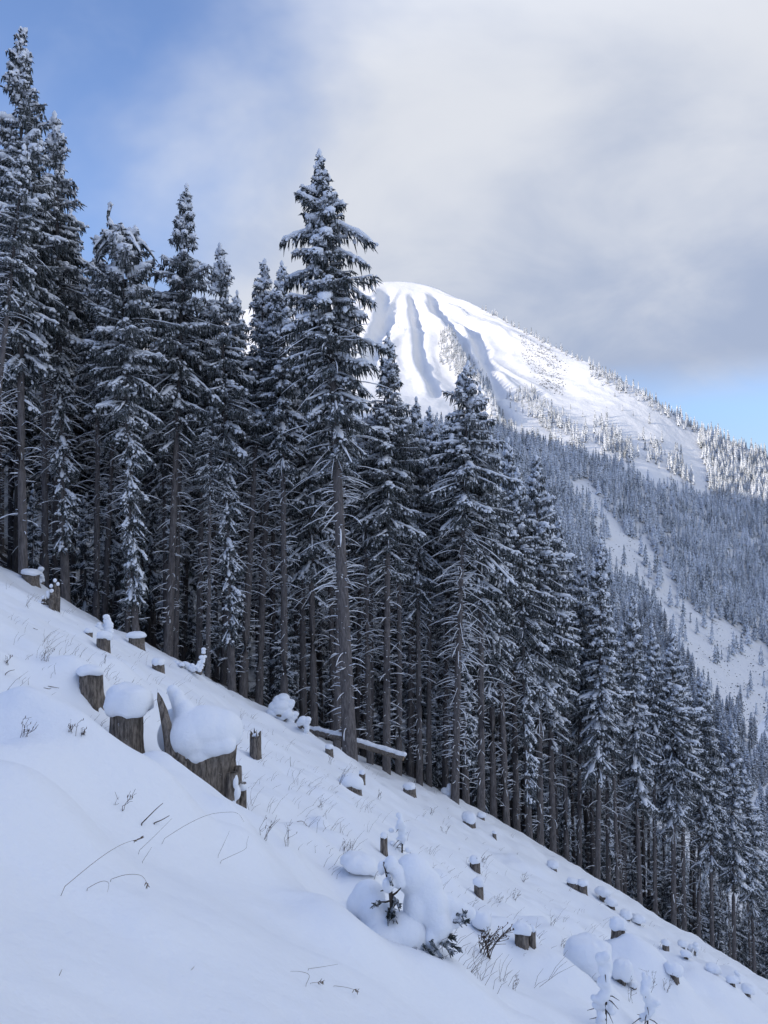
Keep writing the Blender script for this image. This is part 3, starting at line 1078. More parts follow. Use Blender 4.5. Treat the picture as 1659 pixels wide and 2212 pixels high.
FRONT = [  # kind, base x, depth, top x, top y, rotation, label
    ('pole', -40, 27.0, 42, 300, 0.3, 'slanting slim spruce with bare grey trunk beside the tallest uphill spruce'),
    ('dense', 52, 31.0, 48, 66, 1.0, 'tallest uphill spruce rising above the snow capped stump at the slope top'),
    ('ragged', 146, 33.5, 118, 250, 0.2, 'spruce with a drooping snowy sleeve low on its trunk, behind the splintered stump'),
    ('hook', 298, 32.0, 262, 480, 0.0, 'spruce with a hooked broken leader curling above its flattened snowy top'),
    ('mid', 366, 35.0, 347, 404, 2.2, 'straight spruce with a clean bare trunk and pointed top beside the hooked spruce'),
    ('pole', 382, 36.5, 392, 640, 0.8, 'slim bare pole spruce close beside the straight clean trunk'),
    ('pole', 452, 35.0, 462, 840, 2.0, 'thin dying spruce pole with only a few ragged twigs'),
    ('ragged', 505, 36.0, 472, 528, 0.1, 'spruce of the double top pair with a snowy lower sleeve'),
    ('slim', 528, 37.5, 500, 550, 4.0, 'shorter spruce of the double top pair above the snowy bush'),
    ('slim', 616, 38.0, 582, 578, 1.1, 'spruce with a sparse narrow top just uphill of the great leaning spruce'),
    ('pole', 729, 38.0, 718, 640, 2.9, 'bare pole spruce standing directly behind the great leaning spruce'),
    ('main', 758, 33.5, 676, 352, 0.6, 'great leaning spruce with thick bare trunk standing out in front of the forest edge'),
    ('pole', 800, 41.0, 785, 900, 0.4, 'thin leaning pole between the fallen logs'),
    ('mid', 835, 40.0, 826, 710, 5.0, 'spruce with a rounded snowy top next downhill of the great leaning spruce'),
    ('slim', 860, 43.0, 858, 860, 0.9, 'stout spruce behind the cut end of the snowy log'),
    ('limby', 980, 41.5, 946, 783, 2.4, 'spruce with long bare snow lined limbs below a pointed crown'),
    ('ragged', 1004, 46.0, 985, 900, 0.5, 'thin spruce tucked behind the one with long snow lined limbs'),
    ('mid', 1036, 43.5, 1016, 838, 1.6, 'broad spruce with arching limbs above the twin capped stumps'),
    ('slim', 1090, 47.0, 1062, 940, 0.2, 'spruce with bushy snow clumps halfway down its trunk'),
    ('ragged', 1138, 48.5, 1110, 1010, 0.3, 'spruce with a snowy sleeve beside the bushy clumped spruce'),
    ('dense', 1161, 51.0, 1142, 985, 2.1, 'pale spruce peak rising over the downhill half of the forest edge'),
    ('cone', 1280, 54.0, 1264, 1163, 3.3, 'bright full crowned spruce with long drooping snow laden boughs'),
    ('ragged', 1304, 57.0, 1300, 1300, 0.9, 'thin trunked spruce behind the bright full crowned one'),
    ('slim', 1323, 55.0, 1322, 1350, 0.2, 'crooked trunked spruce just downhill of the bright full crowned one'),
    ('cone', 1370, 57.0, 1364, 1278, 0.4, 'conical spruce next downhill of the crooked trunked one'),
    ('dense', 1440, 60.0, 1438, 1368, 1.9, 'spruce with blunt bushy crown above the row of capped stumps'),
    ('mid', 1462, 62.0, 1462, 1440, 2.7, 'slim spruce standing close behind the blunt bushy one'),
    ('cone', 1520, 64.0, 1524, 1488, 2.6, 'full spruce with foliage reaching low near the lower end of the edge'),
    ('cone', 1566, 67.0, 1566, 1560, 0.7, 'lower spruce of the edge with heavily frosted downhill side'),
    ('slim', 100, 36.0, 96, 400, 0.5, 'narrow spruce filling the gap uphill of the hooked spruce'),
    ('slim', 210, 37.0, 204, 530, 1.5, 'slim spruce close uphill of the hooked spruce'),
    ('slim', 432, 39.0, 430, 640, 2.5, 'slim spruce in the notch before the double top pair'),
    ('slim', 562, 40.0, 546, 622, 3.5, 'slim spruce in the notch after the double top pair'),
    ('dense', 682, 41.0, 652, 640, 0.9, 'bushy spruce half hidden behind the crown of the great leaning spruce'),
    ('mid', 905, 44.0, 898, 858, 1.9, 'spruce between the rounded top one and the one with long snow lined limbs'),
    ('slim', 925, 47.0, 918, 880, 2.9, 'thin spruce just uphill of the long limbed one'),
    ('dense', 1062, 47.0, 1054, 905, 3.9, 'bushy spruce just downhill of the broad arching one'),
    ('mid', 1112, 50.0, 1088, 940, 4.9, 'spruce rising between the clumped and the sleeved spruce'),
    ('dense', 1188, 53.0, 1180, 1065, 5.9, 'bushy spruce below the pale peak'),
    ('slim', 1216, 55.0, 1206, 1115, 0.7, 'slim spruce on the downhill shoulder of the pale peak'),
    ('mid', 1242, 56.0, 1234, 1190, 1.7, 'spruce filling the dip before the bright full crowned one'),
    ('slim', 1402, 60.0, 1402, 1345, 2.7, 'slim spruce between the conical and the blunt bushy one'),
    ('mid', 1492, 64.0, 1486, 1450, 3.7, 'spruce between the blunt bushy one and the low foliaged one'),
    ('dense', 1640, 74.0, 1640, 1840, 4.7, 'small spruce closing the bottom end of the edge'),
    ('dense', 1608, 70.0, 1602, 1665, 4.4, 'last small spruce at the bottom end of the forest edge'),
]


def plant_front():
    for kind, bx, Y, tx, ty, rot, lab in FRONT:
        x, y, z = at_depth(bx, Y)
        top = px_at(tx, ty, Y)
        h = top[2] - z
        d = math.atan2(top[0] - x, h)
        rr = random.Random(bx)
        place_tree(kind, 'spruce_tree', x, y, z - 0.15, h / math.cos(d), rot, lab, lean=(d, rr.uniform(-0.02, 0.02)), girth=0.92 + 0.2 * rr.random())
        TREE_MEAN.append((x, y))


plant_front()
# how high the tree tops behind the front row reach
ENV = np.array([(-900, 200), (-200, 260), (0, 330), (130, 340), (200, 520), (340, 570), (420, 640), (470, 600), (560, 650), (700, 630), (780, 800), (870, 860), (940, 860),
                (1000, 910), (1060, 960), (1130, 1040), (1190, 1150), (1230, 1230), (1300, 1290), (1380, 1390), (1450, 1470), (1530, 1580), (1590, 1690), (1640, 1830), (1680, 1920), (2400, 2400)])


def plant_inner():
    r = random.Random(3)
    pts = []
    ex, ey = 0.78, 0.62
    nx, ny = -0.62, 0.78
    for row, dep in enumerate((2.4, 4.6, 6.8, 9.2, 12, 15, 18.5, 22.5, 27, 33, 40, 48)):
        a = -46.0 - dep * 0.4
        while a < 66 + 0.3 * dep:
            w = a + r.uniform(-1.4, 1.4); dd = dep + r.uniform(-1.5, 1.5)
            x = -14.9 + ex * (w) + nx * dd; y = 32.0 + ey * (w) + ny * dd
            a += 2.7 + 0.05 * dep
            if all((x - q[0]) ** 2 + (y - q[1]) ** 2 > 1.9 ** 2 for q in TREE_MEAN + pts):
                pts.append((x, y, dep))
    young_pts = 0
    for x, y, dep in pts:
        if y < 8: continue
        z = float(ground(x, y))
        h = r.uniform(19, 25)
        px, _ = px_of(x, y, z)
        if px < -350 or px > 1900: continue
        lim = np.interp(px, ENV[:, 0], ENV[:, 1]) + r.uniform(0, 60)
        u, v = uv_of(px, lim)
        h = min(h, float(v) * y - z)
        if h < 8: continue
        kind = r.choice(['mid', 'pole', 'slim', 'ragged', 'slim', 'limby', 'pole']) if dep < 12.5 else r.choice(['dense', 'cone', 'dense', 'mid'])
        lab, grp = (('slender spruce standing inside the dark forest behind the edge trees', 'spruces inside the dark forest') if dep < 15 else
                    ('shaded spruce deep in the forest interior', 'spruces deep in the forest'))
        place_tree(kind, 'spruce_tree', x, y, z - 0.15, h, r.uniform(0, 6.28), lab, grp, (r.uniform(-.03, .03), r.uniform(-.03, .03)), 0.78 + 0.45 * r.random())
    for k in range(16):
        x, y, z = at_depth(1500 + 11 * k, 70 + 3 * r.random() + 0.4 * k)
        place_tree('young', 'young_spruce', x, y, z - 0.1, r.uniform(5.0, 8.5), r.uniform(0, 6.28),
                   'young spruce filling the bottom end of the forest edge', 'young spruces at the bottom end', girth=r.uniform(0.8, 1.05))
    # young spruces under the tall ones
    for k in range(95):
        w = r.uniform(-16, 62) if k < 60 else r.uniform(30, 85); dd = r.uniform(2.0, 16) if k < 60 else r.uniform(3, 26)
        x = -14.9 + ex * w + nx * dd; y = 32.0 + ey * w + ny * dd
        if any((x - q[0]) ** 2 + (y - q[1]) ** 2 < 1.3 ** 2 for q in TREE_MEAN): continue
        z = float(ground(x, y))
        place_tree('young', 'young_spruce', x, y, z - 0.1, r.uniform(3.5, 8.5), r.uniform(0, 6.28),
                   'young spruce growing in the shade under the tall trunks', 'young spruces under the forest edge', girth=r.uniform(0.75, 1.0))


plant_inner()


def plant_distant():
    """the largest far trees as trees of their own, the rest as one forest"""
    rows = FAR
    px, py = rows[:, 4], rows[:, 5]
    env = np.interp(px, ENV[:, 0], ENV[:, 1])
    top = py - rows[:, 3] / rows[:, 1] * FPX
    seen = (px > 700) & (px < 1670) & (top < env + 20) & (py > 600)
    size = rows[:, 3] / rows[:, 1] * np.where(seen, 1.0, 0.0)
    order = np.argsort(-size)
    n = 260
    own = order[:n]
    rest = order[n:]
    build_far_stuff(rows[rest])
    r = random.Random(21)
    protos = [make_spruce(300 + k, 20.0, (0.12, 0.2, 0.3)[k], (2.1, 1.8, 1.7)[k], ('cone', 'column', 'column')[k], 0.95, 1.25, 0.4, trunk_k=5, detail=0.34) for k in range(3)]
    for k in own:
        x, y, z, h = rows[k, :4]
        p = r.choice(protos)
        lab, grp = (('frosted spruce on the shaded flank across the valley', 'frosted spruces across the valley'))
        t = empty('distant_spruce', (x, y, z - 0.2), lab, 'tree', grp)
        t.rotation_euler = (0, 0, r.uniform(0, 6.28)); s = h / 20.0; t.scale = (s * 1.1, s * 1.1, s)
        for part in ('trunk', 'limbs', 'crown', 'branch_snow'):
            o = link(part, p[part], t)
        if part != 'trunk': o['kind'] = 'stuff'


plant_distant()


# ------------------------------------------------------------------ things on the slope
_ico = {}


def ico(sub=2):
    if sub not in _ico:
        import bmesh
        bm = bmesh.new()
        bmesh.ops.create_icosphere(bm, subdivisions=sub, radius=1.0)
        V = np.array([v.co[:] for v in bm.verts]); F = np.array([[v.index for v in f.verts] for f in bm.faces])
        bm.free()
        _ico[sub] = (V, F)
    return _ico[sub]


def snow_blob(name, ells, parent, voxel, mat=None, rough=0.0, smooth=6):
    """one rounded snow mass grown from ellipsoids ((x, y, z), (rx, ry, rz)), in the parent's space"""
    V, F = ico(3)
    acc = Acc()
    for c, r in ells:
        acc.add(V * np.asarray(r) + np.asarray(c), F)
    me = acc.mesh(name, mat or M['cap'])
    tmp = bpy.data.objects.new('tmp_blob', me)
    C.objects.link(tmp)
    md = tmp.modifiers.new('r', 'REMESH'); md.mode = 'VOXEL'; md.voxel_size = voxel; md.use_smooth_shade = True
    sm = tmp.modifiers.new('s', 'SMOOTH'); sm.factor = 0.5; sm.iterations = smooth
    dg = bpy.context.evaluated_depsgraph_get()
    out = bpy.data.meshes.new_from_object(tmp.evaluated_get(dg))
    bpy.data.objects.remove(tmp)
    out.materials.clear(); out.materials.append(mat or M['cap'])
    if rough:
        co = np.empty(len(out.vertices) * 3, np.float32); out.vertices.foreach_get('co', co); co = co.reshape(-1, 3)
        co[:, 2] += rough * fbm(co[:, 0] * 6 + co[:, 2] * 3, co[:, 1] * 6 - co[:, 2] * 2, 5, 2)
        out.vertices.foreach_set('co', co.ravel())
    out.polygons.foreach_set('use_smooth', np.ones(len(out.polygons), bool))
    out.name = name
    return link(name, out, parent)


def wood_block(seed, R, top, bottom, k=40, m=9, tilt=0.0, jag=0.0, flare=0.25, squash=1.0):
    """weathered round of wood with ridged bark; top(angle) may be jagged; -> Acc"""
    r = np.random.default_rng(seed)
    an = np.arange(k) * 2 * math.pi / k
    ridge = 1 + 0.045 * r.normal(size=k) + 0.06 * np.sin(an * 3 + r.random() * 6)
    tz = top + tilt * R * np.cos(an) + jag * np.abs(r.normal(size=k)) * (0.4 + 0.6 * np.sin(an * 2 + 1) ** 2)
    V = []
    for i in range(m):
        f = i / (m - 1)
        z = bottom + (tz - bottom) * f
        rad = R * ridge * (1 + flare * np.exp(-(z) / (0.5 * R + 0.05)) * (0.6 + 0.4 * np.sin(an * 5 + seed))) * (1 + 0.018 * r.normal(size=k))
        rad = np.clip(rad, 0.5 * R, 1.5 * R)
        V.append(np.stack([rad * np.cos(an), rad * np.sin(an) * squash, z], -1))
    V.append(V[-1] * np.array([0.82, 0.82, 1.0]) - np.array([0, 0, 0.015]))
    V = np.concatenate(V); n = m + 1
    idx = np.arange(n * k).reshape(n, k)
    Q = np.stack([idx[:-1], np.roll(idx[:-1], -1, 1), np.roll(idx[1:], -1, 1), idx[1:]], -1).reshape(-1, 4)
    c = len(V); V = np.concatenate([V, [[0, 0, float(np.mean(tz)) - 0.03]]])
    T = np.stack([idx[-1], np.roll(idx[-1], -1), np.full(k, c)], -1)
    a = Acc(); a.add(V, Q); a.n = 0; a.t.append(T)
    return a


def cap_mesh(seed, R, h, squash=1.0, k=30):
    r = np.random.default_rng(seed)
    prof = np.array([(0.0, 0.03), (0.55, 0.0), (0.88, -0.03), (1.02, 0.03), (1.09, 0.14), (1.12, 0.30), (1.10, 0.48), (1.03, 0.64), (0.90, 0.79), (0.70, 0.90), (0.40, 0.96), (0.0, 0.98)])
    an = np.arange(k) * 2 * math.pi / k
    lob = 1 + 0.05 * np.sin(an * 2 + r.random() * 6) + 0.035 * np.sin(an * 3 + r.random() * 6) + 0.02 * np.sin(an * 7 + r.random() * 6)
    sag = 0.06 * np.sin(an + r.random() * 6) + 0.05 * np.sin(an * 4 + r.random() * 6)
    V = []
    for q, z in prof[1:-1]:
        lo = lob if z > 0.1 else 1 + (lob - 1) * 2.0
        V.append(np.stack([R * q * lo * np.cos(an), R * q * lo * np.sin(an) * squash, h * (z + sag * (1 - z) * (1 if q > 0.8 else 0.3))], -1))
    n = len(V); V = np.concatenate(V + [np.array([[0, 0, h * 0.03], [0, 0, h * 0.98]])])
    f = 1.6 / R
    g = fbm(V[:, 0] * f + seed * 3.1, (V[:, 1] + V[:, 2] * 1.3) * f, seed, 3)
    V = V * (1 + 0.16 * g[:, None] * np.array([1, 1, 0.6])) + np.stack([0 * g, 0 * g, 0.10 * h * fbm(V[:, 0] * f * 1.7, V[:, 1] * f * 1.7 + seed, seed + 5, 2)], -1)
    idx = np.arange(n * k).reshape(n, k)
    Q = np.stack([idx[:-1], np.roll(idx[:-1], -1, 1), np.roll(idx[1:], -1, 1), idx[1:]], -1).reshape(-1, 4)
    T = np.concatenate([np.stack([np.roll(idx[0], -1), idx[0], np.full(k, n * k)], -1), np.stack([idx[-1], np.roll(idx[-1], -1), np.full(k, n * k + 1)], -1)])
    a = Acc(); a.add(V, Q); a.t.append(T)
    return a.mesh('snow_cap', M['cap'])


def stump(cx, by, w, topy, cw, ch, label, seed, style='cut', tilt=0.0, Y=None):
    """cx, by: picture point where it meets the snow; sizes in picture units, turned into metres at its distance"""
    x, y, z = at_depth(cx, Y) if Y else on_ground(cx, by)
    m = y / FPX
    R = w * m / 2
    hgt = px_at(cx, topy, y)[2] - z if Y else (by - topy) * m
    o = empty('tree_stump', (x, y, z), label, 'stump', 'stumps of the felled trees')
    if style == 'broken':
        a = wood_block(seed, R, hgt * 0.85, -0.4, tilt=tilt, jag=hgt * 0.25, flare=0.15)
    else:
        a = wood_block(seed, R, hgt, -0.45, tilt=tilt, jag=0.01, flare=0.10)
    link('wood', a.mesh('wood', M['stump']), o)
    if ch:
        c = link('snow_cap', cap_mesh(seed, cw * m / 2 * 0.96, ch * m * 0.80), o)
        c.location = (0, 0, hgt - 0.02)
        c.rotation_euler = (0.0, 0.06 + tilt * 0.6, 0)
    return o, R, hgt, m


STUMPS = [
    (66, 1257, 33, 1240, 42, 15, 'snow capped cut stump on the brow of the slope under the tallest spruce', 'cut', 0.0),
    (192, 1372, 14, 1364, 17, 12, 'tiny nearly buried stump uphill of the bark stripped one', 'cut', 0),
    (224, 1402, 26, 1378, 30, 20, 'slanted stump with pale stripped wood beside the snowy twig spike', 'cut', 0.25),
    (294, 1394, 31, 1375, 38, 15, 'stump with a thin flat snow disc standing against the dark forest', 'cut', 0.0),
    (342, 1449, 25, 1434, 28, 18, 'short stump with domed snow cap just uphill of the root tangle', 'cut', 0.1),
    (194, 1490, 46, 1456, 53, 26, 'weathered stump half buried by a drift with twigs at its foot', 'cut', 0.0),
    (280, 1618, 68, 1535, 98, 74, 'big grey stump with a huge pillow of snow and a torn bark patch', 'cut', 0.10, 8.5),
    (552, 1635, 24, 1590, 16, 8, 'leaning broken stake of a stump beside the hollow stump', 'broken', 0),
    (711, 1631, 16, 1616, 18, 11, 'small round stump alone uphill of the great leaning spruce', 'cut', 0),
    (855, 1662, 16, 1653, 24, 13, 'capped stump below the cut end of the snowy log', 'cut', 0),
    (758, 1708, 40, 1694, 46, 28, 'stump with slanting snow cap leaning downhill below the great leaning spruce', 'cut', 0.35),
    (782, 1692, 13, 1672, 12, 12, 'narrow post stump right behind the slanting capped one', 'cut', 0),
    (884, 1714, 24, 1703, 26, 15, 'low mossy stump uphill of the twin capped stumps', 'cut', 0.1),
    (829, 1846, 14, 1808, 14, 14, 'bare upright post stump with snow flecked bark above the buried fir', 'broken', 0),
    (1013, 1783, 26, 1772, 30, 24, 'bigger of the twin capped stumps at the forest edge', 'cut', 0),
    (1040, 1768, 12, 1764, 18, 13, 'smaller of the twin capped stumps at the forest edge', 'cut', 0),
    (1026, 1882, 20, 1862, 24, 16, 'split stump with snowy holes, upper one of a pair in line', 'broken', 0),
    (1034, 1935, 19, 1910, 23, 18, 'tall bare stump, lower one of a pair in line', 'cut', 0.1),
    (1039, 2008, 20, 1996, 38, 36, 'stump under a round snow ball beside the twiggy shrub', 'cut', 0.2),
    (1127, 2040, 28, 2012, 36, 26, 'thick stump of a split pair with tall snow block', 'cut', 0.1),
    (1149, 2042, 15, 2008, 16, 14, 'thin bark shard of a split pair beside the thick stump', 'broken', 0),
    (1068, 1810, 8, 1800, 9, 7, 'very small capped stub below the twin stumps', 'cut', 0),
    (1194, 1877, 16, 1872, 24, 17, 'round headed snowy stump on the edge between bare trunks', 'cut', 0),
    (1237, 1916, 22, 1906, 24, 11, 'flat capped stump uphill of the tapering one on the edge', 'cut', 0.2),
    (1259, 1928, 18, 1912, 22, 14, 'tapering stump with button cap beside the flat capped one', 'cut', 0.1),
    (1302, 1944, 14, 1932, 30, 18, 'stump hidden under a sloping white hood', 'cut', 0),
    (1320, 1962, 14, 1952, 26, 16, 'leaning stump next downhill of the white hooded one', 'cut', 0.2),
    (1352, 1986, 14, 1980, 26, 17, 'low stump with broad cap above the torn trunk stump', 'cut', 0),
    (1335, 2020, 26, 2002, 34, 26, 'torn trunk stump with ragged dark side and thick cap', 'broken', 0.1),
    (1378, 1998, 10, 1990, 28, 18, 'stump with peaked white hood leaning towards the forest', 'cut', 0),
    (1438, 2054, 13, 2040, 18, 12, 'pointed little stump tapering into the snow below the hooded ones', 'cut', 0.1),
    (1475, 2048, 8, 2042, 20, 14, 'snow ball on a hidden stump near the blunt bushy spruce', 'cut', 0),
    (1482, 2070, 8, 2062, 22, 12, 'snow bun on a hidden stump just below the snow ball', 'cut', 0),
    (1455, 2112, 20, 2100, 38, 26, 'dark sided stump beneath a lopsided snow heap', 'cut', 0.2),
    (1540, 2102, 10, 2096, 28, 17, 'smooth snow dome over a stump near the lower edge spruces', 'cut', 0),
    (1582, 2128, 10, 2118, 24, 14, 'small reddish stump with tilted cap near the slope bottom', 'cut', 0),
    (1615, 2150, 10, 2142, 26, 18, 'dome capped stump at the far bottom of the clearcut', 'cut', 0),
    (774, 1880, 46, 1872, 74, 38, 'buried stump with a wide snow loaf beside the post stump', 'cut', 0.2),
    (1342, 2122, 18, 2108, 40, 46, 'stump with tall rounded cap leaning on the great snow loaf', 'cut', 0.2),
    (1366, 2132, 14, 2126, 20, 14, 'dark chip of a stump just below the great snow loaf', 'broken', 0),
    (1268, 2100, 66, 2084, 98, 74, 'broad low stump under the great snow loaf', 'cut', 0.32),
]
for i, (cx, by, w, ty, cw, ch, lab, sty, tl, *dep) in enumerate(STUMPS):
    stump(cx, by, w, ty, cw, ch, lab, i + 1, sty, tl, *dep)


def big_stump():
    x, y, z = at_depth(440, 8.75)
    m = y / FPX
    o = empty('hollow_stump', (x, y, z), 'large hollow stump with a tall bark splinter and a great overhanging snow mass', 'stump')

    def P(px, py, d=0.0):
        q = px_at(px, py, y + d)
        return q - np.array([x, y, z])
    R = 62 * m
    a = wood_block(77, R, px_at(438, 1622, y)[2] - z, -0.6, k=56, m=14, tilt=0.10, jag=0.05, flare=0.12)
    link('wood', a.mesh('wood', M['stump']), o)
    # tall splinter leaning uphill
    sp = Acc()
    pts = np.array([P(383, 1690, -0.32), P(375, 1640, -0.31), P(364, 1585, -0.28), P(353, 1535, -0.26), P(345, 1510, -0.25), P(341, 1496, -0.24)])
    sp.tube(pts, np.array([0.10, 0.085, 0.06, 0.045, 0.03, 0.006]), np.array([0.10, 0.085, 0.06, 0.045, 0.03, 0.006]), k=7)
    pts = np.array([P(398, 1690, -0.34), P(392, 1650, -0.34), P(384, 1610, -0.30), P(372, 1570, -0.27)])
    sp.tube(pts, np.array([0.08, 0.07, 0.05, 0.01]), k=6)
    link('bark_splinter', sp.mesh('bark_splinter', M['stump'], False), o)
    # slabs on the downhill side
    sl = Acc()
    for (ax, ay, bx, by_, w, d) in ((512, 1790, 514, 1655, 0.060, 0.0), (500, 1790, 503, 1668, 0.085, -0.15), (524, 1785, 526, 1690, 0.045, 0.0)):
        pts = np.array([P(ax, ay, d), P((ax * 2 + bx) / 3, (ay * 2 + by_) / 3, d), P((ax + bx * 2) / 3, (ay + by_ * 2) / 3, d), P(bx, by_, d)])
        sl.tube(pts, np.array([w, w * 1.05, w * 0.9, w * 0.7]), np.array([w, w, w, w]) * 0.6, k=6)
    link('bark_slab', sl.mesh('bark_slab', M['stump'], False), o)
    E = []

    def el(px, py, rx, ry, d=0.0, rd=None):
        E.append((P(px, py, d), (rx * m, (rd or rx) * m, ry * m)))
    el(440, 1575, 72, 50, 0.0, 72); el(480, 1578, 44, 44, 0.0, 60); el(415, 1590, 56, 52, -0.1, 60); el(400, 1550, 24, 40, -0.02, 30)
    el(385, 1515, 15, 28, 0.0, 20); el(373, 1492, 13, 14, 0.02, 15); el(378, 1503, 13, 18, 0.02, 16)
    el(362, 1590, 22, 36, 0.10, 26); el(372, 1560, 20, 30, 0.08, 24); el(385, 1580, 26, 40, 0.05, 30); el(420, 1630, 34, 22, -0.24, 22); el(488, 1610, 22, 18, -0.22, 20); el(455, 1612, 40, 22, -0.22, 24)
    snow_blob('snow_cap', E, o, 0.016, smooth=10)
    E.clear()
    el(508, 1690, 7, 18, -0.16, 8); el(511, 1712, 9, 16, -0.15, 9); el(523, 1700, 12, 9, 0.0, 10); el(504, 1735, 6, 16, -0.16, 8); el(520, 1670, 9, 6, 0.06, 9)
    snow_blob('clinging_snow', E, o, 0.009, smooth=3)


big_stump()


def splinter_stump():
    x, y, z = on_ground(108, 1312)
    m = y / FPX
    o = empty('splintered_stump', (x, y, z), 'splintered stump with upright jagged spikes topped with snow on the upper slope', 'stump')
    w = Acc()
    spikes = [(-13, 20, 8, -4), (-6, 30, 7, 3), (2, 44, 6, 0), (9, 56, 7, 2), (14, 48, 8, 5), (6, 34, 9, -6)]
    for k, (dx, h, wd, d) in enumerate(spikes):
        pts = np.array([(dx * m, d * m, -0.4), (dx * m, d * m, h * 0.4 * m), ((dx + 1) * m, d * m, h * 0.8 * m), ((dx - 1) * m, d * m, h * m)])
        w.tube(pts, np.array([wd, wd, wd * 0.7, wd * 0.2]) * m * 0.7, k=6)
    link('wood', w.mesh('wood', M['stump'], False), o)
    E = [((dx * m, d * m - 0.01, (h + 1) * m), (4.2 * m, 4 * m, 5 * m)) for dx, h, wd, d in spikes]
    E += [((-2 * m, -5 * m, 26 * m), (4 * m, 3 * m, 9 * m)), ((-16 * m, -2 * m, 8 * m), (9 * m, 7 * m, 5 * m))]
    for k, e in enumerate(E):
        snow_blob('snow_tuft', [e], o, 0.02, smooth=2)


splinter_stump()


def spiky_snow(cx, by, w, h, name, label, cat, spikes, seed):
    """snow plastered twigs / roots: dark sticks half wrapped in snow"""
    r = np.random.default_rng(seed)
    x, y, z = on_ground(cx, by)
    m = y / FPX
    o = empty(name, (x, y, z), label, cat)
    a = Acc(); E = []
    for (x0, y0, x1, y1, rr) in spikes:
        p0 = np.array([(x0 - cx) * m, r.normal() * 0.08, (by - y0) * m]); p1 = np.array([(x1 - cx) * m, r.normal() * 0.12, (by - y1) * m])
        mid = (p0 + p1) / 2 + r.normal(size=3) * 0.03
        a.tube(np.array([p0, mid, p1]), np.array([rr, rr * 0.8, rr * 0.4]) * m, k=5)
        for q in np.linspace(0.1, 1.0, 6):
            c = p0 * (1 - q) + p1 * q + np.array([0.0, 0.0, rr * m * 0.9]) + r.normal(size=3) * 0.012
            s = rr * m * (0.75 + 0.6 * r.random())
            E.append((c, (s * 1.25, s * 1.2, s * 0.95)))
    link('branch_wood', a.mesh('branch_wood', M['stump'], False), o)
    snow_blob('snow', E, o, max(0.012, 1.1 * m), smooth=3, mat=M['cap'])
    return o


spiky_snow(412, 1452, 60, 40, 'root_tangle', 'snow covered root tangle with a pointed white spike at the forest edge', 'root',
           [(372, 1434, 400, 1438, 4), (395, 1436, 420, 1450, 5), (385, 1446, 405, 1440, 3), (428, 1455, 438, 1408, 4), (434, 1455, 439, 1424, 4), (415, 1438, 430, 1446, 3), (410, 1452, 424, 1456, 3), (400, 1452, 392, 1440, 3), (424, 1450, 430, 1432, 3), (380, 1438, 390, 1446, 3), (404, 1440, 412, 1458, 3)], 3)
spiky_snow(612, 1556, 60, 50, 'snowy_bush', 'low bush buried in lumpy snow below the double top spruces', 'bush',
           [(590, 1552, 604, 1520, 10), (604, 1545, 612, 1518, 11), (612, 1550, 626, 1528, 10), (600, 1560, 622, 1548, 8), (616, 1572, 628, 1552, 6), (626, 1566, 636, 1548, 6), (585, 1550, 596, 1538, 8), (606, 1562, 614, 1580, 5), (622, 1560, 632, 1576, 5)], 4)
spiky_snow(656, 1580, 30, 30, 'snowy_snag', 'short upright snag wrapped in snow between bush and fallen log', 'snag',
           [(660, 1590, 665, 1558, 5), (648, 1572, 656, 1558, 6), (654, 1575, 662, 1564, 5)], 5)
spiky_snow(228, 1368, 26, 40, 'snowy_twigs', 'cluster of snow plastered twigs rising behind the slanted stump', 'twigs',
           [(222, 1372, 224, 1346, 5), (232, 1372, 230, 1338, 6), (236, 1374, 234, 1350, 6), (228, 1374, 216, 1352, 4)], 6)
spiky_snow(86, 1258, 20, 24, 'snowy_twigs', 'snow plastered twig clump touching the stump on the brow', 'twigs',
           [(84, 1262, 88, 1234, 5), (86, 1262, 80, 1240, 4), (90, 1262, 92, 1248, 4)], 7)
spiky_snow(1498, 2060, 20, 20, 'snowy_snag', 'white spiky snag at the foot of the blunt bushy spruce', 'snag', [(1500, 2064, 1500, 2040, 4), (1494, 2062, 1490, 2046, 4)], 8)
spiky_snow(1596, 2118, 14, 20, 'snowy_snag', 'thin leaning snag with a snow tip near the bottom of the clearcut', 'snag', [(1600, 2128, 1592, 2106, 3), (1594, 2122, 1594, 2108, 3)], 9)
spiky_snow(1070, 1778, 20, 16, 'snowy_snag', 'snow covered snag beside the smaller twin stump', 'snag', [(972, 1728, 974, 1704, 5), (966, 1728, 962, 1712, 5)], 10)


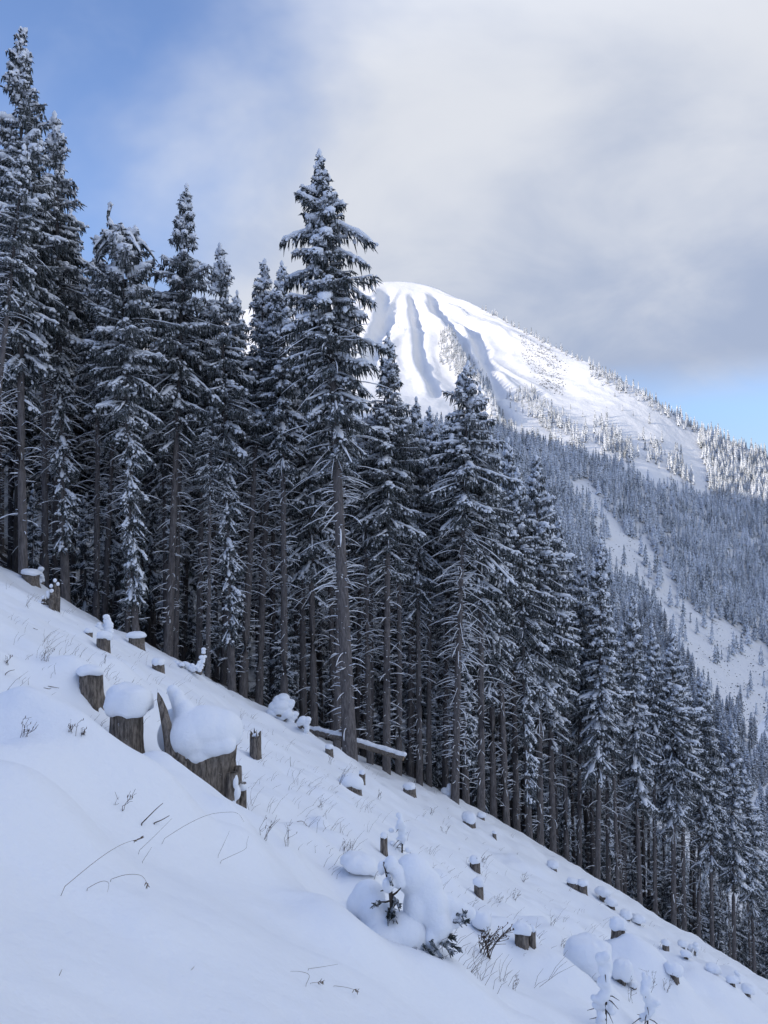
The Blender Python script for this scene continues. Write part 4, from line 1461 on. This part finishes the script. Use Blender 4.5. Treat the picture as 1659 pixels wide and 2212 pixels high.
def fallen_log(p0, p1, rad, label, seed):
    """log from ((px, py, depth)) to the other end, with a ridge of snow"""
    A = px_at(*p0); B = px_at(*p1)
    o = empty('fallen_log', A, label, 'log', 'fallen logs at the forest edge')
    d = B - A
    r = np.random.default_rng(seed)
    q = np.linspace(0, 1, 14)[:, None]
    P = d * q + r.normal(size=(14, 3)) * 0.012
    a = Acc()
    a.tube(P, rad * (1.05 - 0.12 * q[:, 0]), k=12)
    an = np.arange(12) * 2 * math.pi / 12
    link('bark', a.mesh('bark', M['stump']), o)
    dn = nrm(d[None])[0]
    sd = nrm(np.cross(dn, [0, 0, 1.0])[None])[0]; up = np.cross(sd, dn)
    for e, nm in ((P[0] - dn * 0.003, 'cut_end'), (P[-1] + dn * 0.003, 'cut_end')):
        V = np.concatenate([[e], e + (sd[None] * np.cos(an)[:, None] + up[None] * np.sin(an)[:, None]) * rad * 0.93])
        T = np.array([[0, 1 + k, 1 + (k + 1) % 12] for k in range(12)])
        link('cut_end', mesh_from('cut_end', V, T, M['cut'], False), o)
    E = []
    for t in np.linspace(0.0, 1.0, int(np.linalg.norm(d) / 0.14)):
        c = d * t + np.array([0, 0, rad * 0.95]) + r.normal(size=3) * 0.012
        s = rad * (0.85 + 0.18 * r.random())
        E.append((c, (s * 1.05, s * 1.0, s * 0.78)))
    snow_blob('snow_ridge', E, o, 0.035, smooth=4)


fallen_log((772, 1606, 37.5), (872, 1637, 36.8), 0.16, 'snow topped log propped level between the trunks with its sawn end downhill', 1)
fallen_log((668, 1578, 34.5), (741, 1594, 33.6), 0.14, 'shorter snow topped log lying uphill of the great leaning spruce', 2)


def buried_fir():
    x, y, z = at_depth(858, 6.55)
    m = y / FPX
    o = empty('buried_fir', (x, y, z), 'little fir bowed and buried under thick smooth snow with dark needles peeping out', 'tree')

    def P(px, py, d=0.0):
        return px_at(px, py, y + d) - np.array([x, y, z])
    st = Acc()
    st.tube(np.array([P(850, 2000), P(847, 1960), P(843, 1920), P(835, 1885), P(829, 1862)]), np.array([0.022, 0.02, 0.016, 0.012, 0.006]), k=6)
    r = np.random.default_rng(4)
    for (ax, ay, bx, by) in ((846, 1945, 820, 1948), (846, 1935, 866, 1918), (843, 1915, 822, 1925), (838, 1890, 828, 1868), (846, 1960, 860, 1945), (842, 1922, 830, 1912), (848, 1955, 838, 1965)):
        st.tube(np.array([P(ax, ay), P((ax + bx) / 2, (ay + by) / 2 + 2, -0.02), P(bx, by, -0.05)]), np.array([0.010, 0.008, 0.004]), k=4)
    link('trunk', st.mesh('trunk', M['twig'], False), o)
    nd = Acc()

    def sprig(ax, ay, bx, by, d, n):
        A = P(ax, ay, d); B = P(bx, by, d - 0.12)
        nd.tube(np.array([A, (A + B) / 2 + (0, 0, 0.01), B]), np.array([0.02, 0.018, 0.006]), k=4)
        q = r.random(n)
        b0 = A[None] * (1 - q[:, None]) + B[None] * q[:, None]
        dr = nrm(nrm((B - A)[None]) * 1.1 + r.normal(size=(n, 3)) * 0.45)
        L = 0.03 + 0.035 * r.random((n, 1))
        pts = np.stack([b0, b0 + dr * L * 0.5, b0 + dr * L], 1)
        nd.tube(pts, np.broadcast_to(np.array([0.005, 0.009, 0.003]), (n, 3)), k=3)
    for a in ((925, 2010, 975, 2055, 0.0, 40), (930, 2015, 990, 2050, 0.05, 40), (920, 2020, 950, 2062, -0.05, 40), (935, 2005, 985, 2030, 0.05, 35), (900, 2035, 930, 2055, -0.05, 30),
              (950, 1985, 1005, 1975, 0.1, 30), (960, 1995, 1010, 1990, 0.05, 30), (880, 2048, 905, 2062, -0.1, 24), (846, 1960, 852, 1985, 0.0, 40), (842, 1965, 838, 1985, 0.02, 40), (850, 1940, 862, 1955, 0.02, 24), (838, 1885, 846, 1905, 0, 14), (820, 1950, 806, 1958, 0, 12)):
        sprig(*a)
    link('needles', nd.mesh('needles', M['needle'], False), o)['kind'] = 'stuff'
    E = []

    def el(px, py, rx, ry, d=0.0, rd=None):
        E.append((P(px, py, d), (rx * m, (rd or rx) * m, ry * m)))
    el(892, 1888, 42, 42, 0.12, 42); el(920, 1925, 38, 52, 0.10, 38); el(936, 1965, 32, 50, 0.05, 34); el(948, 2000, 24, 40, 0.0, 26); el(932, 2030, 17, 26, -0.04, 18)
    el(900, 1960, 30, 46, 0.06, 32); el(965, 1955, 30, 26, 0.12, 28); el(990, 1965, 24, 20, 0.12, 24); el(1012, 1972, 17, 15, 0.12, 18); el(985, 1985, 13, 22, 0.05, 14); el(965, 2002, 15, 18, 0.0, 16)
    snow_blob('snow_load', E, o, 0.014, smooth=9)
    E.clear()
    el(845, 1868, 16, 20, 0.02, 18); el(858, 1892, 18, 24, 0.02, 20); el(838, 1912, 13, 17, -0.04, 13); el(865, 1905, 14, 16, 0.0, 14); el(824, 1875, 9, 16, 0.03, 10)
    snow_blob('snow_clump', E, o, 0.012, smooth=6)
    E.clear()
    el(796, 1938, 38, 38, 0.25, 36); el(776, 1955, 30, 30, 0.25, 36); el(812, 1975, 36, 36, 0.10, 36); el(868, 2020, 56, 48, 0.0, 44); el(830, 2035, 50, 44, -0.05, 44); el(900, 2030, 30, 34, 0.02, 36)
    snow_blob('snow_mound', E, o, 0.02, smooth=12)


buried_fir()


def snowy_sapling(cx, by, ty, seed, label):
    r = np.random.default_rng(seed)
    x, y, z = on_ground(cx, by)
    m = y / FPX
    o = empty('snowy_sapling', (x, y, z), label, 'sapling')
    H = (by - ty) * m
    a = Acc(); E = []
    a.tube(np.array([(0, 0, -0.2), (0.01, 0, H * 0.5), (0, 0, H * 0.95)]), np.array([0.02, 0.014, 0.005]), k=5)
    for k in range(7):
        t = 0.05 + 0.75 * r.random(); an = r.random() * 6.28; L = 0.05 + 0.12 * (1 - t) + 0.05 * r.random()
        b = np.array([0, 0, H * t]); e = b + np.array([math.cos(an) * L, math.sin(an) * L, -0.03 - 0.06 * r.random()])
        a.tube(np.array([b, (b + e) / 2 + (0, 0, 0.02), e]), np.array([0.004, 0.006, 0.002]), k=3)
    link('twigs', a.mesh('twigs', M['twig'], False), o)
    for t in np.linspace(0.30, 1.0, 14):
        s = (0.052 - 0.03 * abs(t - 0.75)) * (0.8 + 0.4 * r.random())
        E.append(((r.normal() * 0.025, r.normal() * 0.02, H * t), (s * (0.7 + 0.6 * r.random()), s, s * 1.15)))
    for k in range(9):
        t = 0.1 + 0.5 * r.random(); s = 0.03 + 0.03 * r.random()
        E.append(((r.normal() * 0.07, r.normal() * 0.06, H * t), (s, s, s * 0.8)))
    snow_blob('snow', E, o, 0.012, smooth=4)


snowy_sapling(1308, 2230, 2072, 1, 'thin sapling plastered with clotted snow in front of the great snow loaf')
snowy_sapling(1398, 2235, 2118, 2, 'shorter sapling wrapped in snow downhill of the great snow loaf')
snowy_sapling(868, 1842, 1766, 3, 'single thin upright stem with a snow knob beside the post stump')


# ------------------------------------------------------------------ dry stems and weeds
def stem_line(pts, rad, label, mat='straw', head=False, seed=0, group='bent grass stems in the drift'):
    """a bent stem: the first picture point meets the snow, the others rise in the same upright plane"""
    x, y, z = on_ground(*pts[0])
    r = np.random.default_rng(seed)
    P = np.array([px_at(px, py, y + 0.10 * k / len(pts)) for k, (px, py) in enumerate(pts)])
    t = np.linspace(0, len(pts) - 1, 4 * len(pts))
    if len(pts) > 2:
        Q = spline(np.arange(len(pts)).astype(float), P, t)
    else:
        Q = np.stack([np.interp(t, [0, 1], P[:, k]) for k in range(3)], -1)
    Q = Q - Q[0]
    g = np.maximum(ground(Q[:, 0] + x, Q[:, 1] + y) - z + rad, Q[:, 2])
    Q[:, 2] = np.where(np.arange(len(Q)) > 0, g, -0.06)
    a = Acc()
    a.tube(Q, rad * np.linspace(1.1, 0.5, len(Q)), k=5)
    if head:
        e = Q[-1]
        for k in range(10):
            b = Q[-1 - k % 3]; d = nrm((r.normal(size=3) * 0.6 + nrm((Q[-1] - Q[-3])[None])[0])[None])[0]
            a.tube(np.array([b, b + d * 0.010, b + d * 0.022]), np.array([0.001, 0.0024, 0.0006]), k=4)
    o = link('grass_stem', a.mesh('grass_stem', M[mat]), None, (x, y, z))
    return tag(o, label, 'grass', group)


GR = [
    ([(122, 1931), (210, 1859), (262, 1826), (302, 1813)], 'long straight grass stem rising from the drift to a small seed head', True),
    ([(343, 1820), (400, 1784), (450, 1761), (495, 1755), (515, 1759), (527, 1776)], 'long arched grass blade bowing over below the hollow stump', False),
    ([(295, 1843), (330, 1810), (372, 1768)], 'straight thin stem standing beside the arched blade', False),
    ([(306, 1864), (317, 1847), (328, 1830)], 'short pair of straws at the foot of the straight thin stem', False),
    ([(183, 1923), (210, 1908), (226, 1904), (235, 1910), (232, 1929)], 'brown hooked straw bent back into the snow', False),
    ([(232, 1902), (270, 1890), (300, 1890), (312, 1898), (318, 1911)], 'drooping brown straw with a reddish ear at its tip', True),
    ([(469, 1853), (483, 1824), (496, 1795)], 'short stiff dark stalk pointing up out of the drift fold', False),
    ([(472, 1862), (500, 1849), (530, 1834), (533, 1821), (537, 1806)], 'crooked stalk with a sharp upward bend beside the stiff dark stalk', False),
    ([(659, 2131), (668, 2107), (650, 2099), (627, 2098)], 'kinked straw lying low on the smooth snow field', False),
    ([(660, 2094), (695, 2089), (730, 2083)], 'pale straw pointing downhill above the kinked straw', False),
    ([(667, 2124), (695, 2121)], 'short broken straw just below the kinked straw', True),
    ([(715, 2129), (750, 2134), (772, 2141)], 'flat straw with a tiny ear beside the short broken straw', True),
    ([(412, 2097), (420, 2102)], 'tiny straw tip just showing through the drift', False),
    ([(127, 2110), (134, 2106)], 'dark crumb of a stalk alone in the smooth drift', False),
]
for i, (p, lab, hd) in enumerate(GR):
    stem_line(p, 0.0012, lab, 'stem' if i in (1, 2, 3, 6, 7) else 'straw', hd, i)
for i, (p, lab) in enumerate([
    ([(303, 1783), (320, 1766), (336, 1750), (352, 1736)], 'dark snow dusted stick slanting up from the drift'),
    ([(330, 1779), (348, 1772), (366, 1762)], 'shorter dark stick lying below the slanting one'),
    ([(639, 1775), (655, 1775), (668, 1794)], 'dark curved stick lying across the snow beside the weed spike'),
    ([(92, 1487), (104, 1490), (110, 1496)], 'dark V shaped twig in the upper snow field'),
    ([(100, 1482), (128, 1487)], 'thin twig crossing the V shaped one'),
    ([(10, 1457), (20, 1450), (32, 1447)], 'curved twig near the uphill border of the snow field'),
    ([(70, 1357), (76, 1366), (81, 1378)], 'lone dark stick leaning on the upper snow field'),
    ([(628, 1655), (627, 1644), (627, 1634)], 'short upright stick below the small round stump'),
]):
    stem_line(p, 0.0042, lab, 'stem', False, 50 + i, 'dark sticks in the snow')


def weed(cx, by, w, h, n, seed, label, lean=0.3, group='dry weeds standing in the snow', rad=0.0022, name='dry_weed', sub=3):
    r = np.random.default_rng(seed)
    x, y, z = on_ground(cx, by)
    m = y / FPX
    a = Acc()
    rad = max(rad, 0.30 * m)
    for k in range(n):
        H = h * m * (0.5 + 0.5 * r.random()); dx = (r.random() - 0.5) * w * m + lean * H
        x0 = (r.random() - 0.5) * w * m * 0.5
        q = np.linspace(0, 1, 5)
        P = np.stack([x0 + dx * q ** 1.4, 0.1 * r.normal() * q * H, -0.05 + (H + 0.05) * q], -1)
        P[1:-1] += r.normal(size=(3, 3)) * 0.012
        a.tube(P, rad * np.linspace(1.1, 0.5, 5), k=4)
        for j in range(sub):
            t = 0.35 + 0.6 * r.random(); b = np.array([np.interp(t, q, P[:, c]) for c in range(3)])
            e = b + np.array([r.normal() * 0.5 + 0.3, r.normal() * 0.4, 0.35 + 0.3 * r.random()]) * H * 0.28
            a.tube(np.array([b, (b + e) / 2 + r.normal(size=3) * 0.006, e]), rad * np.array([0.7, 0.55, 0.4]), k=3)
            if r.random() < 0.5:
                a.tube(np.array([e, e + (0.004, 0, 0.008), e + (0.006, 0, 0.02)]), rad * np.array([0.6, 1.5, 0.3]), k=4)
    o = link(name, a.mesh(name, M['stem']), None, (x, y, z))
    return tag(o, label, 'weed', group)


WEEDS = [
    (254, 1742, 46, 44, 3, 'dry forked weed with drooping seed heads on the drift below the grey stump', 0.5),
    (569, 1812, 36, 50, 4, 'spindly weed clump downhill of the drift fold', 0.5),
    (617, 1825, 18, 66, 3, 'tall weed spike beside the curved stick', 0.1),
    (45, 1592, 40, 42, 5, 'bowed weed fan above the rounded drift', 0.6),
    (154, 1583, 26, 30, 5, 'grassy weed tuft uphill of the grey stump', 0.5),
    (178, 1588, 16, 18, 4, 'small weed tuft close to the grey stump', 0.3),
    (96, 1428, 34, 36, 7, 'bushy dry weed in the middle of the upper snow field', 0.3),
    (225, 1432, 10, 22, 3, 'thin weed under the slanted stump', 0.2),
    (12, 1432, 20, 20, 4, 'low weed near the uphill border of the snow field', 0.3),
    (55, 1310, 14, 24, 3, 'upright weed below the stump on the brow', 0.2),
    (735, 1695, 22, 50, 4, 'tall dark weed standing beside the slanting capped stump', 0.5),
    (712, 1650, 12, 24, 3, 'weed under the small round stump', 0.2),
    (818, 1726, 16, 22, 4, 'dark weed tuft downhill of the slanting capped stump', 0.2),
    (895, 1690, 18, 24, 5, 'weed clump above the low mossy stump', 0.3),
    (745, 1838, 30, 30, 8, 'fine twiggy weed above the snow loaf stump', 0.3),
    (690, 1745, 18, 22, 4, 'weed in the open slope below the small round stump', 0.3),
    (1045, 1865, 26, 22, 6, 'weed tuft beside the split stump', 0.4),
    (1075, 1950, 24, 18, 6, 'grey weed patch downhill of the tall bare stump', 0.4),
    (1110, 1945, 20, 22, 6, 'weed patch in the middle of the lower slope', 0.4),
    (1130, 1905, 22, 20, 5, 'weed tuft below the bare trunks of the edge', 0.4),
    (1190, 2000, 20, 26, 4, 'weed beside the red stub on the lower slope', 0.4),
    (1215, 2045, 18, 22, 4, 'weed standing uphill of the great snow loaf', 0.2),
    (1105, 2135, 24, 32, 4, 'bare weed on the mound below the split pair', 0.5),
    (1395, 2150, 34, 60, 6, 'snowy tangle of weeds behind the shorter sapling', 0.1),
    (1435, 2140, 30, 40, 5, 'weed tangle downhill of the shorter sapling', 0.4),
    (1362, 2165, 16, 60, 3, 'two tall bare stems between the saplings', 0.2),
    (960, 1800, 20, 20, 5, 'weed tuft on the open slope uphill of the twin stumps', 0.4),
    (930, 1760, 16, 18, 4, 'faint weed on the open slope below the low mossy stump', 0.4),
]
for i, (cx, by, w, h, n, lab, le) in enumerate(WEEDS):
    weed(cx, by, w, h, n, 500 + i, lab, le)
o = weed(1045, 2062, 66, 70, 14, 900, 'bare twiggy shrub below the round snow ball stump', 0.35, None, 0.005, 'twiggy_shrub', 7)
o['category'] = 'shrub'


def tiny_weeds():
    r = np.random.default_rng(77)
    a = Acc()
    n = 0
    while n < 620:
        px = r.uniform(0, 1659); py = r.uniform(1260, 2150)
        edge = np.interp(px, [0, 300, 760, 1000, 1280, 1660], [1235, 1385, 1630, 1750, 1915, 2130])
        if py < edge + 3 or py > edge + 330 + 0.1 * px: continue
        if vnoise(px / 60, py / 40, 7) < -0.05 and r.random() < 0.7: continue
        x, y = ray_ground(px, py, _base, hi=75)
        if y > 72 or float(edge_dist(np.array(x), np.array(y))) > -0.6: continue
        z = float(ground(x, y)); n += 1
        H = r.uniform(0.05, 0.28); rad = max(0.002, 0.19 * y / FPX)
        for k in range(r.integers(1, 4)):
            d = np.array([r.normal() * 0.4 + 0.4, r.normal() * 0.3, 0.8]) * H * (0.5 + 0.7 * r.random())
            b = np.array([x + r.normal() * 0.06, y + r.normal() * 0.06, z - 0.05])
            a.tube(np.array([b, b + d * 0.6 + (0, 0, 0.03), b + d + (0.03, 0, 0.03)]), rad * np.array([1, 0.8, 0.4]), k=3)
    o = link('dry_grass', a.mesh('dry_grass', M['stem'], False))
    tag(o, 'scattered dry grass tips and twigs poking through the snow slope', 'grass', kind='stuff')


tiny_weeds()


def far_scrub():
    """brush and stump tops sticking out of the far clearing, dwarf pine on the ridge shoulder"""
    r = np.random.default_rng(31)
    V0, F0 = ico(1)
    a = Acc()
    pick = r.integers(0, NS * NPX, 150000)
    I, J = np.unravel_index(pick, (NS, NPX))
    px, py = GPX[I, J], GPY[I, J]
    clear = in_poly(px, py, GAP) & (r.random(len(px)) < 0.26) & (vnoise(px / 14, py / 10, 3) > -0.12)
    shoulder = in_poly(px, py, [(1120, 735), (1180, 765), (1225, 800), (1215, 850), (1170, 830), (1130, 780)]) & (r.random(len(px)) < 0.9)
    gully = in_poly(px, py, [(955, 745), (985, 750), (1040, 830), (1010, 830)]) & (r.random(len(px)) < 0.7)
    k = np.where(clear | shoulder | gully)[0]
    for i in k:
        c = np.array([MX[I[i], J[i]], MY[I[i], J[i]], MZ[I[i], J[i]]]) + r.normal(size=3) * np.array([2.5, 2.5, 0.1])
        s = r.uniform(0.22, 0.65) if clear[i] else r.uniform(0.5, 1.3)
        a.add(V0 * np.array([s * r.uniform(0.6, 1.5), s, s * r.uniform(0.5, 1.1)]) * (1 + 0.3 * r.normal(size=(len(V0), 1))) + c, F0)
    o = link('far_scrub', a.mesh('far_scrub', M['scrub'], False))
    tag(o, 'scattered brush and dwarf pine showing through snow on the mountain', 'scrub', kind='stuff')


far_scrub()


def forest_road():
    """snowy forest road cut into the foot of the far slope"""
    pts = [(1540, 1800), (1580, 1778), (1620, 1757), (1660, 1742), (1720, 1728), (1800, 1722)]
    P = []
    for a, b in pts:
        k = np.argmin((GPX - a) ** 2 + (GPY - b) ** 2)
        P.append((MX.ravel()[k], MY.ravel()[k], MZ.ravel()[k]))
    P = spline(np.arange(len(P)).astype(float), np.array(P), np.linspace(0, len(P) - 1, 40))
    T = nrm(np.gradient(P, axis=0) * np.array([1, 1, 0]))
    S = np.stack([T[:, 1], -T[:, 0], 0 * T[:, 0]], -1)
    sec = [(-6.5, -3.5), (-3.2, 1.0), (-2.6, 1.25), (0, 1.1), (2.6, 1.25), (3.4, 2.0), (6.0, 3.6)]
    V = np.stack([P + S * (-a) + np.array([0, 0, h]) for a, h in sec], 1).reshape(-1, 3)
    idx = np.arange(len(V)).reshape(40, len(sec))
    Q = np.stack([idx[:-1, :-1], idx[1:, :-1], idx[1:, 1:], idx[:-1, 1:]], -1).reshape(-1, 4)
    o = link('forest_road', mesh_from('forest_road', V, Q, M['far_snow']))
    tag(o, 'snow covered forest road curving along the valley foot', kind='structure')


forest_road()
